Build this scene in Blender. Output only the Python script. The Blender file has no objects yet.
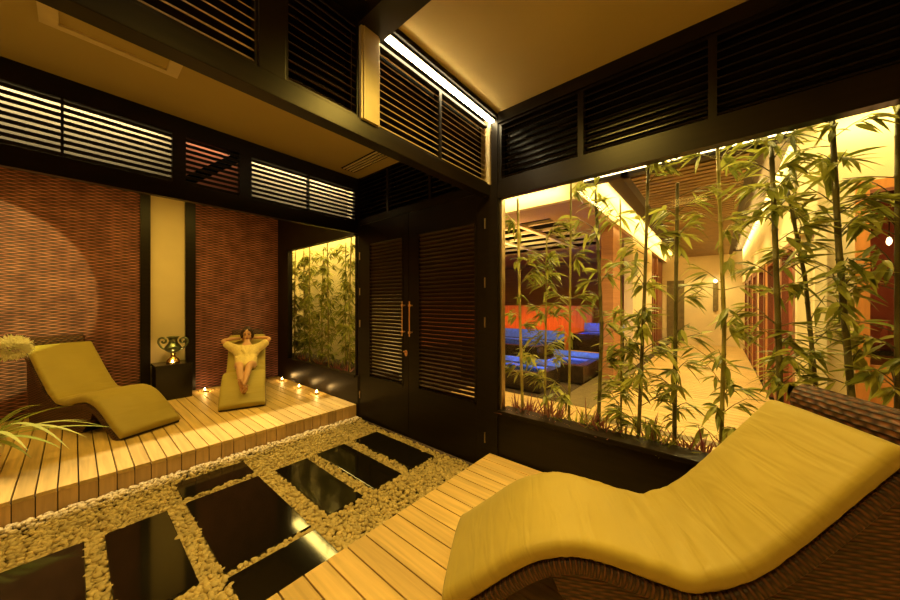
import bpy, bmesh, math, random
from mathutils import Vector, Matrix, noise
PI = math.pi
random.seed(7)
scn = bpy.context.scene
COL = scn.collection
H = 1.64                      # eye height
XD = 2.6                      # plane of the door and glazing wall
YC = 1.69                     # plane of the high louvre screen
YS = 3.93                     # plane of the low louvre screen / front of far deck
YW = 6.64                     # plane of the wicker wall
DK = 0.203                    # deck height
CZ = 3.434                    # ceiling

# ------------------------------------------------------------------ camera
cd = bpy.data.cameras.new('camera')
cam = bpy.data.objects.new('camera', cd); COL.objects.link(cam)
cam.location = (0, 0, H)
cam.rotation_euler = (PI/2, 0, math.radians(-49.8))
cd.sensor_width = 36.0; cd.sensor_fit = 'HORIZONTAL'
cd.lens = 318.0/900*36
cd.shift_y = 3.0/900
cd.clip_start = 0.02; cd.clip_end = 200
scn.camera = cam

# ------------------------------------------------------------------ world, exposure, large lights
w = bpy.data.worlds.new('world'); scn.world = w; w.use_nodes = True
w.node_tree.nodes['Background'].inputs[0].default_value = (0.02, 0.012, 0.004, 1)
w.node_tree.nodes['Background'].inputs[1].default_value = 0.3
scn.view_settings.view_transform = 'Standard'
scn.view_settings.look = 'None'
scn.view_settings.exposure = 0.0
scn.view_settings.gamma = 1.0
scn.view_settings.use_curve_mapping = False

AMB = (1.0, 0.635, 0.10)
WARM = (1.0, 0.73, 0.24)
def area(name, loc, sx, sy, power, color=AMB, rot=(0, 0, 0), spread=180):
    l = bpy.data.lights.new(name, 'AREA'); l.shape = 'RECTANGLE'; l.size = sx; l.size_y = sy
    l.energy = power; l.color = color; l.spread = math.radians(spread)
    o = bpy.data.objects.new(name, l); COL.objects.link(o); o.location = loc; o.rotation_euler = rot
    return o
def spot(name, loc, target, power, angle, blend=0.3, color=AMB, radius=0.03):
    l = bpy.data.lights.new(name, 'SPOT'); l.energy = power; l.color = color
    l.spot_size = math.radians(angle); l.spot_blend = blend; l.shadow_soft_size = radius
    o = bpy.data.objects.new(name, l); COL.objects.link(o); o.location = loc
    o.rotation_euler = (Vector(target)-Vector(loc)).to_track_quat('-Z', 'Y').to_euler()
    return o
def point(name, loc, power, color=AMB, radius=0.02):
    l = bpy.data.lights.new(name, 'POINT'); l.energy = power; l.color = color; l.shadow_soft_size = radius
    o = bpy.data.objects.new(name, l); COL.objects.link(o); o.location = loc
    return o
# near bay
area('near_ceiling_lamp', (1.5, 0.72, 3.42), 0.3, 0.5, 52, AMB, (0, 0, 0), 150)
area('near_ceiling_lamp', (0.4, 0.1, 3.42), 0.5, 0.5, 15, AMB, (0, 0, 0), 140)
area('near_ceiling_lamp', (-1.6, 0.4, 3.42), 0.5, 0.5, 6, AMB)
# far deck
area('deck_ceiling_lamp', (0.9, 5.0, 3.36), 1.8, 0.8, 50, AMB)
area('deck_ceiling_lamp', (-1.2, 5.0, 3.36), 1.2, 0.8, 30, AMB)
area('ceiling_fill', (-2.6, 2.6, 1.9), 0.4, 1.2, 11, AMB, (PI, 0, 0))  # unseen upward fill added to brighten the ceiling
spot('wicker_wall_spot', (-1.02, 4.55, 2.35), (-1.03, 6.64, 1.85), 250, 61, 0.05, (0.80, 0.78, 0.20), 0.02)
# corridor
area('corridor_ceiling_lamp', (4.0, 0.6, 3.42), 0.6, 3.0, 135, WARM)
for x in (5.6, 7.6, 9.6, 11.6, 13.8): spot('corridor_fill', (x, 0.33, 3.35), (x, 0.33, 0), 210, 130, 0.6, WARM, 0.02)  # unseen spots added to light the corridor floor
area('corridor_cove_lamp', (9.8, 1.33, 3.33), 9.6, 0.05, 95, WARM, (PI*0.70, 0, 0))
area('corridor_cove_lamp', (9.8, -0.44, 3.37), 9.6, 0.06, 120, WARM, (-PI/2, 0, 0))
area('walkway_cove_lamp', (4.66, 3.6, 3.40), 0.06, 3.6, 40, WARM, (0, -PI/2, 0))
area('walkway_cove_lamp', (4.66, -1.8, 3.40), 0.06, 2.0, 22, WARM, (0, -PI/3, 0))
area('planter_lamp', (2.86, 0.3, 3.38), 0.12, 2.6, 45, (1.0, 0.74, 0.24))
# planter alcove seen through the far window
area('alcove_lamp', (3.15, 5.8, 3.3), 0.3, 2.9, 90, (1.0, 0.70, 0.17))
# pool hall
area('pool_hall_red_lamp', (9.8, 5.2, 0.95), 0.3, 3.6, 16, (1.0, 0.13, 0.03), (0, math.radians(-90), 0))
area('pool_hall_lamp', (6.2, 4.2, 2.6), 1.0, 2.0, 70, (1.0, 0.50, 0.15), (PI, 0, 0))
area('pool_hall_lamp', (8.2, 4.2, 3.0), 2.0, 2.0, 60, (1.0, 0.50, 0.15))

# ------------------------------------------------------------------ materials
def new_mat(name):
    m = bpy.data.materials.new(name); m.use_nodes = True
    nt = m.node_tree; b = nt.nodes['Principled BSDF']
    return m, nt, b
def N(nt, t, **kw):
    n = nt.nodes.new(t)
    for k, v in kw.items(): setattr(n, k, v)
    return n
def rgba(c): return (c[0], c[1], c[2], 1)
def math_node(nt, op, a, b=None):
    n = N(nt, 'ShaderNodeMath', operation=op)
    for i, x in enumerate((a, b)):
        if x is None: continue
        if hasattr(x, 'default_value') or hasattr(x, 'is_linked'): nt.links.new(x, n.inputs[i])
        else: n.inputs[i].default_value = x
    return n.outputs[0]
def ramp(nt, fac, stops):
    r = N(nt, 'ShaderNodeValToRGB'); el = r.color_ramp.elements
    el[0].position, el[0].color = stops[0][0], rgba(stops[0][1])
    el[1].position, el[1].color = stops[-1][0], rgba(stops[-1][1])
    for p, c in stops[1:-1]:
        e = el.new(p); e.color = rgba(c)
    nt.links.new(fac, r.inputs[0]); return r.outputs[0]
def simple(name, c, rough=0.5, metal=0.0, var=0.15, scale=8.0, bump=0.0, bscale=60.0, spec=0.5, coat=0.0, stretch=None, sheen=0.0, sub=0.0):
    m, nt, b = new_mat(name)
    tc = N(nt, 'ShaderNodeTexCoord'); mp = N(nt, 'ShaderNodeMapping')
    nt.links.new(tc.outputs['Object'], mp.inputs[0])
    if stretch: mp.inputs['Scale'].default_value = stretch
    n = N(nt, 'ShaderNodeTexNoise'); n.inputs['Scale'].default_value = scale; n.inputs['Detail'].default_value = 4
    nt.links.new(mp.outputs[0], n.inputs['Vector'])
    lo = tuple(x*(1-var) for x in c); hi = tuple(min(1, x*(1+var)) for x in c)
    nt.links.new(ramp(nt, n.outputs[0], [(0.3, lo), (0.7, hi)]), b.inputs['Base Color'])
    b.inputs['Roughness'].default_value = rough; b.inputs['Metallic'].default_value = metal
    b.inputs['Specular IOR Level'].default_value = spec; b.inputs['Coat Weight'].default_value = coat
    b.inputs['Sheen Weight'].default_value = sheen
    if bump:
        n2 = N(nt, 'ShaderNodeTexNoise'); n2.inputs['Scale'].default_value = bscale
        nt.links.new(mp.outputs[0], n2.inputs['Vector'])
        bp = N(nt, 'ShaderNodeBump'); bp.inputs['Strength'].default_value = bump; bp.inputs['Distance'].default_value = 0.01
        nt.links.new(n2.outputs[0], bp.inputs['Height']); nt.links.new(bp.outputs[0], b.inputs['Normal'])
    return m
def emit(name, c, s):
    m, nt, b = new_mat(name)
    b.inputs['Base Color'].default_value = rgba(c); b.inputs['Emission Color'].default_value = rgba(c)
    b.inputs['Emission Strength'].default_value = s
    return m
def planks(name, c, axis, rough=0.45, var=0.22):
    """boards: a shade per board, grain along the board"""
    m, nt, b = new_mat(name)
    tc = N(nt, 'ShaderNodeTexCoord'); mp = N(nt, 'ShaderNodeMapping')
    sc = [28, 28, 28]; sc[axis] = 1.6
    mp.inputs['Scale'].default_value = sc
    nt.links.new(tc.outputs['Object'], mp.inputs[0])
    g = N(nt, 'ShaderNodeNewGeometry')
    off = N(nt, 'ShaderNodeVectorMath', operation='MULTIPLY_ADD')
    cx = N(nt, 'ShaderNodeCombineXYZ')
    for i in range(3): nt.links.new(g.outputs['Random Per Island'], cx.inputs[i])
    nt.links.new(cx.outputs[0], off.inputs[0]); off.inputs[1].default_value = (40, 40, 40); nt.links.new(mp.outputs[0], off.inputs[2])
    n = N(nt, 'ShaderNodeTexNoise'); n.inputs['Scale'].default_value = 1.0; n.inputs['Detail'].default_value = 6; n.inputs['Distortion'].default_value = 0.6
    nt.links.new(off.outputs[0], n.inputs['Vector'])
    grain = ramp(nt, n.outputs[0], [(0.3, tuple(x*0.78 for x in c)), (0.7, tuple(min(1, x*1.12) for x in c))])
    hsv = N(nt, 'ShaderNodeHueSaturation')
    nt.links.new(grain, hsv.inputs['Color'])
    v = N(nt, 'ShaderNodeMapRange'); v.inputs['To Min'].default_value = 1-var; v.inputs['To Max'].default_value = 1+var*0.6
    nt.links.new(g.outputs['Random Per Island'], v.inputs['Value']); nt.links.new(v.outputs[0], hsv.inputs['Value'])
    nt.links.new(hsv.outputs[0], b.inputs['Base Color'])
    b.inputs['Roughness'].default_value = rough
    bp = N(nt, 'ShaderNodeBump'); bp.inputs['Strength'].default_value = 0.15; bp.inputs['Distance'].default_value = 0.004
    nt.links.new(n.outputs[0], bp.inputs['Height']); nt.links.new(bp.outputs[0], b.inputs['Normal'])
    return m
def weave(name, coord, ua, va, rib, row, c1, c2, dark, rough=0.55, strength=0.8, dist=0.01, wobble=0.7):
    """basket weave: strips pass over and under upright ribs, alternate rows shifted"""
    m, nt, b = new_mat(name)
    tc = N(nt, 'ShaderNodeTexCoord'); sp = N(nt, 'ShaderNodeSeparateXYZ')
    nt.links.new(tc.outputs[coord], sp.inputs[0])
    nz = N(nt, 'ShaderNodeTexNoise'); nz.inputs['Scale'].default_value = 0.6/row*0.12; nz.inputs['Detail'].default_value = 3
    nt.links.new(tc.outputs[coord], nz.inputs['Vector'])
    wob = math_node(nt, 'MULTIPLY', math_node(nt, 'SUBTRACT', nz.outputs[0], 0.5), wobble)
    u = math_node(nt, 'DIVIDE', sp.outputs[ua], rib)
    v = math_node(nt, 'ADD', math_node(nt, 'DIVIDE', sp.outputs[va], row), wob)
    par = math_node(nt, 'MULTIPLY', math_node(nt, 'FLOOR', v), PI)
    over = math_node(nt, 'SINE', math_node(nt, 'ADD', math_node(nt, 'MULTIPLY', u, PI), par))
    over = math_node(nt, 'ADD', math_node(nt, 'MULTIPLY', over, 0.5), 0.5)
    strip = math_node(nt, 'POWER', math_node(nt, 'ABSOLUTE', math_node(nt, 'SINE', math_node(nt, 'MULTIPLY', v, PI))), 0.6)
    hgt = math_node(nt, 'MULTIPLY', strip, math_node(nt, 'ADD', math_node(nt, 'MULTIPLY', over, 0.75), 0.25))
    n2 = N(nt, 'ShaderNodeTexNoise'); n2.inputs['Scale'].default_value = 5.0; n2.inputs['Detail'].default_value = 5
    nt.links.new(tc.outputs[coord], n2.inputs['Vector'])
    col = ramp(nt, n2.outputs[0], [(0.35, c1), (0.65, c2)])
    mx = N(nt, 'ShaderNodeMixRGB'); mx.inputs[1].default_value = rgba(dark)
    nt.links.new(ramp(nt, hgt, [(0.12, (0, 0, 0)), (0.85, (1, 1, 1))]), mx.inputs[0]); nt.links.new(col, mx.inputs[2])
    nt.links.new(mx.outputs[0], b.inputs['Base Color'])
    b.inputs['Roughness'].default_value = rough
    bp = N(nt, 'ShaderNodeBump'); bp.inputs['Strength'].default_value = strength; bp.inputs['Distance'].default_value = dist
    nt.links.new(hgt, bp.inputs['Height']); nt.links.new(bp.outputs[0], b.inputs['Normal'])
    return m
def glass_mat():
    m, nt, b = new_mat('pane_glass')
    out = nt.nodes['Material Output']
    tr = N(nt, 'ShaderNodeBsdfTransparent'); tr.inputs[0].default_value = (0.97, 0.98, 0.96, 1)
    gl = N(nt, 'ShaderNodeBsdfGlossy'); gl.inputs['Roughness'].default_value = 0.0
    lw = N(nt, 'ShaderNodeLayerWeight')
    f5 = math_node(nt, 'MULTIPLY', math_node(nt, 'POWER', lw.outputs['Facing'], 5.0), 0.6)
    fr = N(nt, 'ShaderNodeMath', operation='ADD'); nt.links.new(f5, fr.inputs[0]); fr.inputs[1].default_value = 0.012
    mx = N(nt, 'ShaderNodeMixShader')
    nt.links.new(fr.outputs[0], mx.inputs[0]); nt.links.new(tr.outputs[0], mx.inputs[1]); nt.links.new(gl.outputs[0], mx.inputs[2])
    nt.links.new(mx.outputs[0], out.inputs[0]); return m
def water_mat(name, c):
    m, nt, b = new_mat(name)
    out = nt.nodes['Material Output']
    tr = N(nt, 'ShaderNodeBsdfTransparent'); tr.inputs[0].default_value = rgba(c)
    gl = N(nt, 'ShaderNodeBsdfGlossy'); gl.inputs['Roughness'].default_value = 0.03
    fr = N(nt, 'ShaderNodeFresnel'); fr.inputs[0].default_value = 1.33
    nz = N(nt, 'ShaderNodeTexNoise'); nz.inputs['Scale'].default_value = 6
    bp = N(nt, 'ShaderNodeBump'); bp.inputs['Strength'].default_value = 0.3; bp.inputs['Distance'].default_value = 0.03
    nt.links.new(nz.outputs[0], bp.inputs['Height']); nt.links.new(bp.outputs[0], gl.inputs['Normal']); nt.links.new(bp.outputs[0], fr.inputs['Normal'])
    mx = N(nt, 'ShaderNodeMixShader')
    nt.links.new(fr.outputs[0], mx.inputs[0]); nt.links.new(tr.outputs[0], mx.inputs[1]); nt.links.new(gl.outputs[0], mx.inputs[2])
    nt.links.new(mx.outputs[0], out.inputs[0]); return m
def cushion_mat():
    m, nt, b = new_mat('cushion_cloth')
    tc = N(nt, 'ShaderNodeTexCoord')
    n = N(nt, 'ShaderNodeTexNoise'); n.inputs['Scale'].default_value = 2.2; n.inputs['Detail'].default_value = 3
    nt.links.new(tc.outputs['Object'], n.inputs['Vector'])
    nt.links.new(ramp(nt, n.outputs[0], [(0.3, (0.36, 0.28, 0.047)), (0.7, (0.42, 0.325, 0.056))]), b.inputs['Base Color'])
    b.inputs['Roughness'].default_value = 0.62; b.inputs['Sheen Weight'].default_value = 0.15
    mp = N(nt, 'ShaderNodeMapping'); mp.inputs['Scale'].default_value = (1.2, 7.0, 2.0); mp.inputs['Rotation'].default_value = (0, 0, 0.35)
    nt.links.new(tc.outputs['UV'], mp.inputs[0])
    wv = N(nt, 'ShaderNodeTexNoise'); wv.inputs['Scale'].default_value = 1.7; wv.inputs['Detail'].default_value = 2; wv.inputs['Distortion'].default_value = 0.8
    nt.links.new(mp.outputs[0], wv.inputs['Vector'])
    bp = N(nt, 'ShaderNodeBump'); bp.inputs['Strength'].default_value = 0.3; bp.inputs['Distance'].default_value = 0.04
    nt.links.new(wv.outputs[0], bp.inputs['Height']); nt.links.new(bp.outputs[0], b.inputs['Normal'])
    return m

M = {}
M['wood'] = simple('dark_lacquered_wood', (0.009, 0.0055, 0.0025), 0.36, var=0.3, scale=3, stretch=(1, 1, 10), spec=0.2)
M['slat'] = simple('dark_louvre_wood', (0.006, 0.003, 0.0015), 0.4, var=0.25, scale=4, spec=0.15)
M['slat_door'] = simple('door_louvre_wood', (0.032, 0.014, 0.006), 0.36, var=0.25, scale=4, spec=0.25)
M['slat_lit'] = simple('lit_louvre_wood', (0.50, 0.38, 0.24), 0.45, var=0.2, scale=4)  # slat colour paled so the edges look lit by the strip
M['plaster'] = simple('cream_plaster', (0.72, 0.60, 0.38), 0.85, var=0.05, scale=2, bump=0.05, bscale=150)
M['ceiling'] = simple('cream_ceiling_paint', (0.44, 0.34, 0.14), 0.9, var=0.05, scale=1)
M['deck_y'] = planks('pale_deck_timber', (0.70, 0.49, 0.19), 1)
M['deck_z'] = planks('pale_fascia_timber', (0.62, 0.40, 0.17), 2)
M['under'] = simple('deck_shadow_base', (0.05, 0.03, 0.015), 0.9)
M['pebble'] = simple('pale_pebbles', (0.58, 0.47, 0.27), 0.6, var=0.25, scale=14)
M['granite'] = simple('polished_black_stone', (0.010, 0.008, 0.006), 0.07, var=0.4, scale=60)
M['wicker_wall'] = weave('brown_wicker_panel', 'Object', 0, 2, 0.082, 0.0225, (0.26, 0.075, 0.065), (0.52, 0.19, 0.15), (0.012, 0.004, 0.004), 0.6, 0.9, 0.012, 0.12)
M['wicker'] = weave('red_brown_wicker', 'UV', 0, 1, 0.045, 0.014, (0.10, 0.033, 0.013), (0.16, 0.056, 0.022), (0.012, 0.005, 0.002), 0.5, 1.0, 0.008)
M['cushion'] = cushion_mat()
M['glass'] = glass_mat()
M['metal'] = simple('brushed_metal', (0.55, 0.45, 0.32), 0.3, metal=1.0, var=0.1)
M['copper'] = simple('coppery_handle_metal', (0.85, 0.50, 0.34), 0.38, metal=0.8, var=0.1)
M['gold'] = simple('gilt_metal', (0.75, 0.50, 0.20), 0.25, metal=1.0, var=0.15)
M['urn'] = simple('green_silver_metal', (0.20, 0.24, 0.16), 0.28, metal=0.9, var=0.45, scale=14)
M['black'] = simple('black_lacquer', (0.010, 0.007, 0.005), 0.25, var=0.2)
M['led'] = emit('led_strip', (1.0, 0.80, 0.42), 50)
M['led_cove'] = emit('cove_strip', (1.0, 0.78, 0.40), 7)
M['flame'] = emit('candle_flame', (1.0, 0.66, 0.22), 60)
M['wax'] = simple('candle_wax', (0.85, 0.70, 0.45), 0.5)
M['cane'] = simple('bamboo_cane', (0.30, 0.25, 0.07), 0.4, var=0.35, scale=9, stretch=(1, 1, 0.6))
M['cane_pale'] = simple('pale_bamboo_cane', (0.42, 0.33, 0.11), 0.4, var=0.25, scale=9)
M['cane_dark'] = simple('dark_bamboo_cane', (0.10, 0.085, 0.03), 0.4, var=0.35, scale=9)
def leaf_mat(name, a, b_):
    m, nt, b = new_mat(name)
    g = N(nt, 'ShaderNodeNewGeometry')
    c = ramp(nt, g.outputs['Random Per Island'], [(0.0, a), (1.0, b_)])
    nt.links.new(c, b.inputs['Base Color']); b.inputs['Roughness'].default_value = 0.4
    tl = N(nt, 'ShaderNodeBsdfTranslucent'); nt.links.new(c, tl.inputs[0])
    mx = N(nt, 'ShaderNodeMixShader'); mx.inputs[0].default_value = 0.4
    nt.links.new(b.outputs[0], mx.inputs[1]); nt.links.new(tl.outputs[0], mx.inputs[2])
    nt.links.new(mx.outputs[0], nt.nodes['Material Output'].inputs[0]); return m
M['leaf'] = leaf_mat('bamboo_leaf', (0.13, 0.16, 0.025), (0.52, 0.52, 0.11))
M['leaf_purple'] = leaf_mat('purple_leaf', (0.26, 0.05, 0.09), (0.30, 0.16, 0.07))
M['leaf_long'] = leaf_mat('strap_leaf', (0.28, 0.36, 0.07), (0.55, 0.58, 0.18))
M['petal'] = leaf_mat('cream_petal', (0.95, 0.93, 0.75), (0.98, 0.96, 0.85))
M['soil'] = simple('planter_soil', (0.035, 0.022, 0.012), 0.95, var=0.4, scale=30, bump=0.6, bscale=80)
M['pot'] = simple('pale_ceramic_pot', (0.70, 0.58, 0.36), 0.35, var=0.08)
M['skin'] = simple('skin', (0.62, 0.34, 0.19), 0.5, var=0.05)
M['robe'] = simple('cream_towelling', (0.74, 0.58, 0.24), 0.9, var=0.08, scale=30, bump=0.4, bscale=220)
M['hair'] = simple('dark_hair', (0.035, 0.014, 0.008), 0.45, var=0.3, scale=30)
M['eye'] = simple('eye_dark', (0.03, 0.02, 0.015), 0.2)
M['lip'] = simple('lip', (0.42, 0.14, 0.10), 0.5)
M['floor_out'] = planks('corridor_floor_timber', (0.62, 0.42, 0.17), 1, 0.4, 0.12)
M['strip'] = simple('dark_olive', (0.16, 0.12, 0.05), 0.5, var=0.2)
M['slat_ceiling'] = simple('corridor_slat_timber', (0.28, 0.18, 0.07), 0.5, var=0.2, scale=3)
M['redwood'] = simple('red_brown_door_wood', (0.20, 0.06, 0.03), 0.4, var=0.3, scale=3, stretch=(1, 1, 0.2))
M['orange'] = simple('orange_door_frame_wood', (0.55, 0.22, 0.06), 0.4, var=0.2, scale=4, stretch=(4, 4, 0.4))
M['mauve'] = simple('mauve_soffit_paint', (0.46, 0.29, 0.17), 0.85, var=0.05)
M['brick'] = simple('slatted_brown_cladding', (0.40, 0.18, 0.08), 0.6, var=0.2, scale=1.0, stretch=(1, 1, 40))
M['dark_red'] = simple('dark_red_paint', (0.26, 0.05, 0.025), 0.7, var=0.15)
M['tile_blue'] = simple('pool_blue_tile', (0.15, 0.30, 0.85), 0.3, var=0.2, scale=20)
M['coping'] = simple('dark_pool_coping', (0.035, 0.022, 0.012), 0.25, var=0.3)
M['water'] = water_mat('pool_water', (0.75, 0.85, 1.0))

# ------------------------------------------------------------------ mesh helpers
BASE = {}
def base_of(o):
    v = Vector((0, 0, 0))
    while o is not None:
        v += Vector(o.location); o = o.parent
    return v
class MB:
    def __init__(s): s.v = []; s.f = []; s.uv = []; s.has_uv = False
    def add(s, vs, fs, uvs=None):
        n = len(s.v); s.v += [tuple(p) for p in vs]
        for i, f in enumerate(fs):
            s.f.append([n+k for k in f]); s.uv.append(uvs[i] if uvs else None)
        if uvs: s.has_uv = True
        return s
    def box(s, x0, x1, y0, y1, z0, z1, bev=0.0):
        if bev <= 0:
            vs = [(x, y, z) for z in (z0, z1) for y in (y0, y1) for x in (x0, x1)]
            return s.add(vs, [(0, 2, 3, 1), (4, 5, 7, 6), (0, 1, 5, 4), (2, 6, 7, 3), (0, 4, 6, 2), (1, 3, 7, 5)])
        bm = bmesh.new(); bmesh.ops.create_cube(bm, size=1)
        for q in bm.verts: q.co = Vector(((x0+x1)/2+q.co.x*(x1-x0), (y0+y1)/2+q.co.y*(y1-y0), (z0+z1)/2+q.co.z*(z1-z0)))
        bmesh.ops.bevel(bm, geom=bm.edges[:], offset=bev, segments=2, affect='EDGES', profile=0.7)
        return s.bm(bm)
    def bm(s, bm):
        bm.verts.index_update()
        vs = [q.co.copy() for q in bm.verts]; fs = [[q.index for q in f.verts] for f in bm.faces]
        bm.free(); return s.add(vs, fs)
    def obox(s, c, ax, ay, az):
        """oriented box: centre and three half-axis vectors"""
        c, ax, ay, az = map(Vector, (c, ax, ay, az))
        vs = [c+ax*i+ay*j+az*k for k in (-1, 1) for j in (-1, 1) for i in (-1, 1)]
        return s.add(vs, [(0, 2, 3, 1), (4, 5, 7, 6), (0, 1, 5, 4), (2, 6, 7, 3), (0, 4, 6, 2), (1, 3, 7, 5)])
    def tube(s, pts, rad, n=8, caps=True):
        pts = [Vector(p) for p in pts]; m = len(pts)
        rads = rad if isinstance(rad, (list, tuple)) else [rad]*m
        rings = []; up = None
        for i, p in enumerate(pts):
            d = (pts[min(i+1, m-1)]-pts[max(i-1, 0)])
            if d.length < 1e-9: d = Vector((0, 0, 1))
            d.normalize()
            if up is None: up = Vector((1, 0, 0)) if abs(d.x) < 0.8 else Vector((0, 1, 0))
            a = (up-d*up.dot(d)).normalized(); b = d.cross(a); up = a
            rings.append([p+(a*math.cos(2*PI*k/n)+b*math.sin(2*PI*k/n))*rads[i] for k in range(n)])
        vs = [q for r in rings for q in r]; fs = []
        for i in range(m-1):
            for k in range(n):
                fs.append((i*n+k, i*n+(k+1) % n, (i+1)*n+(k+1) % n, (i+1)*n+k))
        if caps: fs.append(tuple(range(n-1, -1, -1))); fs.append(tuple((m-1)*n+k for k in range(n)))
        return s.add(vs, fs)
    def lathe(s, prof, c=(0, 0, 0), n=24):
        vs = []; fs = []
        for r, z in prof:
            for k in range(n):
                vs.append((c[0]+r*math.cos(2*PI*k/n), c[1]+r*math.sin(2*PI*k/n), c[2]+z))
        for i in range(len(prof)-1):
            for k in range(n): fs.append((i*n+k, i*n+(k+1) % n, (i+1)*n+(k+1) % n, (i+1)*n+k))
        if prof[0][0] > 1e-4: fs.append(tuple(range(n-1, -1, -1)))
        if prof[-1][0] > 1e-4: fs.append(tuple((len(prof)-1)*n+k for k in range(n)))
        return s.add(vs, fs)
    def blade(s, p, d, L, wd, nrm, droop=0.3, seg=5, fold=0.25):
        """a leaf: lance outline, folded along its midrib, drooping"""
        p = Vector(p); d = Vector(d).normalized(); nrm = Vector(nrm); sd = d.cross(nrm)
        if sd.length < 1e-4: sd = d.orthogonal()
        sd.normalize(); nm = sd.cross(d).normalized()
        vs = []; fs = []
        for i in range(seg+1):
            t = i/seg
            c = p+d*(L*t)+Vector((0, 0, -droop*L*t*t))
            ww = wd*0.5*(math.sin(PI*min(1, t**0.72*0.98+0.02)))+0.0005
            vs += [c-sd*ww+nm*ww*fold, c, c+sd*ww+nm*ww*fold]
        for i in range(seg):
            a = i*3; fs += [(a, a+1, a+4, a+3), (a+1, a+2, a+5, a+4)]
        return s.add(vs, fs)
    def build(s, name, mat, parent=None, smooth=False, origin=None):
        off = base_of(parent) if parent is not None else (Vector(origin) if origin else Vector((0, 0, 0)))
        me = bpy.data.meshes.new(name)
        me.from_pydata([(p[0]-off.x, p[1]-off.y, p[2]-off.z) for p in s.v], [], s.f)
        if s.has_uv:
            ul = me.uv_layers.new(name='UVMap'); li = 0
            for f, uv in zip(s.f, s.uv):
                for k in range(len(f)):
                    if uv: ul.data[li].uv = uv[k]
                    li += 1
        me.materials.append(mat)
        if smooth: me.polygons.foreach_set('use_smooth', [True]*len(me.polygons))
        me.update()
        o = bpy.data.objects.new(name, me); COL.objects.link(o)
        if parent is not None: o.parent = parent
        else: o.location = off
        return o
def thing(name, label, cat, loc=(0, 0, 0), group=None):
    o = bpy.data.objects.new(name, None); COL.objects.link(o); o.location = loc; o.empty_display_size = 0.1
    return tag(o, label, cat, group)
def tag(o, label, cat, group=None, kind=None):
    o['label'] = label; o['category'] = cat
    if group: o['group'] = group
    if kind: o['kind'] = kind
    return o
def struct(mb, name, mat, smooth=False):
    o = mb.build(name, mat, smooth=smooth); o['kind'] = 'structure'; return o
def struct_empty(name, loc=(0, 0, 0)):
    o = bpy.data.objects.new(name, None); COL.objects.link(o); o.location = loc; o['kind'] = 'structure'; return o
def copy_tree(o, parent=None):
    c = o.copy(); COL.objects.link(c)
    if parent is not None: c.parent = parent
    for ch in [k for k in bpy.data.objects if k.parent == o]: copy_tree(ch, c)
    return c

# ------------------------------------------------------------------ the room
XL, YB = -3.2, -2.4
struct(MB().box(XL, XD+0.1, YB, YW+0.1, -0.12, -0.03), 'floor', M['under'])
struct(MB().box(XL, XD+0.1, YB, YC+0.05, CZ, CZ+0.12), 'ceiling', M['ceiling'])
struct(MB().box(XL, XD+0.1, YC+0.05, YW+0.1, 3.405, CZ+0.12), 'ceiling_low', M['ceiling'])
struct(MB().box(XL-0.1, XL, YB, YW+0.1, -0.12, CZ+0.12), 'wall_left', M['plaster'])
struct(MB().box(XL-0.1, XD+0.1, YB-0.1, YB, -0.12, CZ+0.12), 'wall_rear', M['plaster'])
struct(MB().box(XL-0.1, XD+0.1, YW+0.06, YW+0.16, -0.12, CZ+0.12), 'wall_back', M['plaster'])
# door and glazing wall
mb = MB()
mb.box(XD, XD+0.10, 1.59, 1.74, -0.1, CZ)                 # post between doors and glazing
mb.box(XD-0.012, XD+0.10, 1.60, 1.70, -0.1, CZ)
struct(mb, 'trim_1', M['wood'])
mb = MB(); mb.box(XD, XD+0.10, YB, 1.59, -0.1, 0.60); struct(mb, 'wall_right', M['wood'])
mb = MB(); mb.box(XD-0.03, XD+0.16, YB, 1.59, 0.595, 0.63, 0.006); struct(mb, 'windowsill', M['wood'])
mb = MB(); mb.box(XD-0.02, XD+0.06, YB, 1.59, 2.63, 2.79); mb.box(XD+0.06, XD+0.12, YB, 1.59, 2.74, 2.79)
struct(mb, 'trim_2', M['wood'])
mb = MB(); mb.box(XD-0.02, XD+0.12, YB, 1.59, 3.335, CZ); struct(mb, 'trim_3', M['wood'])
w1 = struct_empty('window_1', (XD+0.05, 0, 0.63))
mb = MB(); mb.box(XD+0.045, XD+0.051, YB, 1.575, 0.632, 2.63); mb.build('glass', M['glass'], w1)
mb = MB(); mb.box(XD+0.02, XD+0.08, 1.57, 1.592, 0.63, 2.63); mb.build('frame', M['metal'], w1)
# far part of the same wall: window panel beside the far deck
mb = MB()
mb.box(XD, XD+0.08, YS-0.02, YW+0.06, -0.1, 0.60)
mb.box(XD, XD+0.08, YS-0.02, YW+0.06, 2.62, 3.405)
mb.box(XD, XD+0.08, 6.18, YW+0.06, 0.60, 2.62)
struct(mb, 'wall_right_far', M['wood'])
w2 = struct_empty('window_2', (XD+0.04, 5.0, 0.6))
mb = MB(); mb.box(XD+0.035, XD+0.041, 4.0, 6.18, 0.602, 2.62); mb.build('glass', M['glass'], w2)
mb = MB()
mb.box(XD-0.012, XD+0.02, 3.98, 6.20, 0.57, 0.605); mb.box(XD-0.012, XD+0.02, 3.98, 6.20, 2.615, 2.65)
mb.box(XD-0.012, XD+0.02, 6.17, 6.20, 0.57, 2.65); mb.box(XD+0.02, XD+0.08, 3.98, 4.01, 0.6, 2.62)
mb.build('frame', M['wood'], w2)
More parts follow.
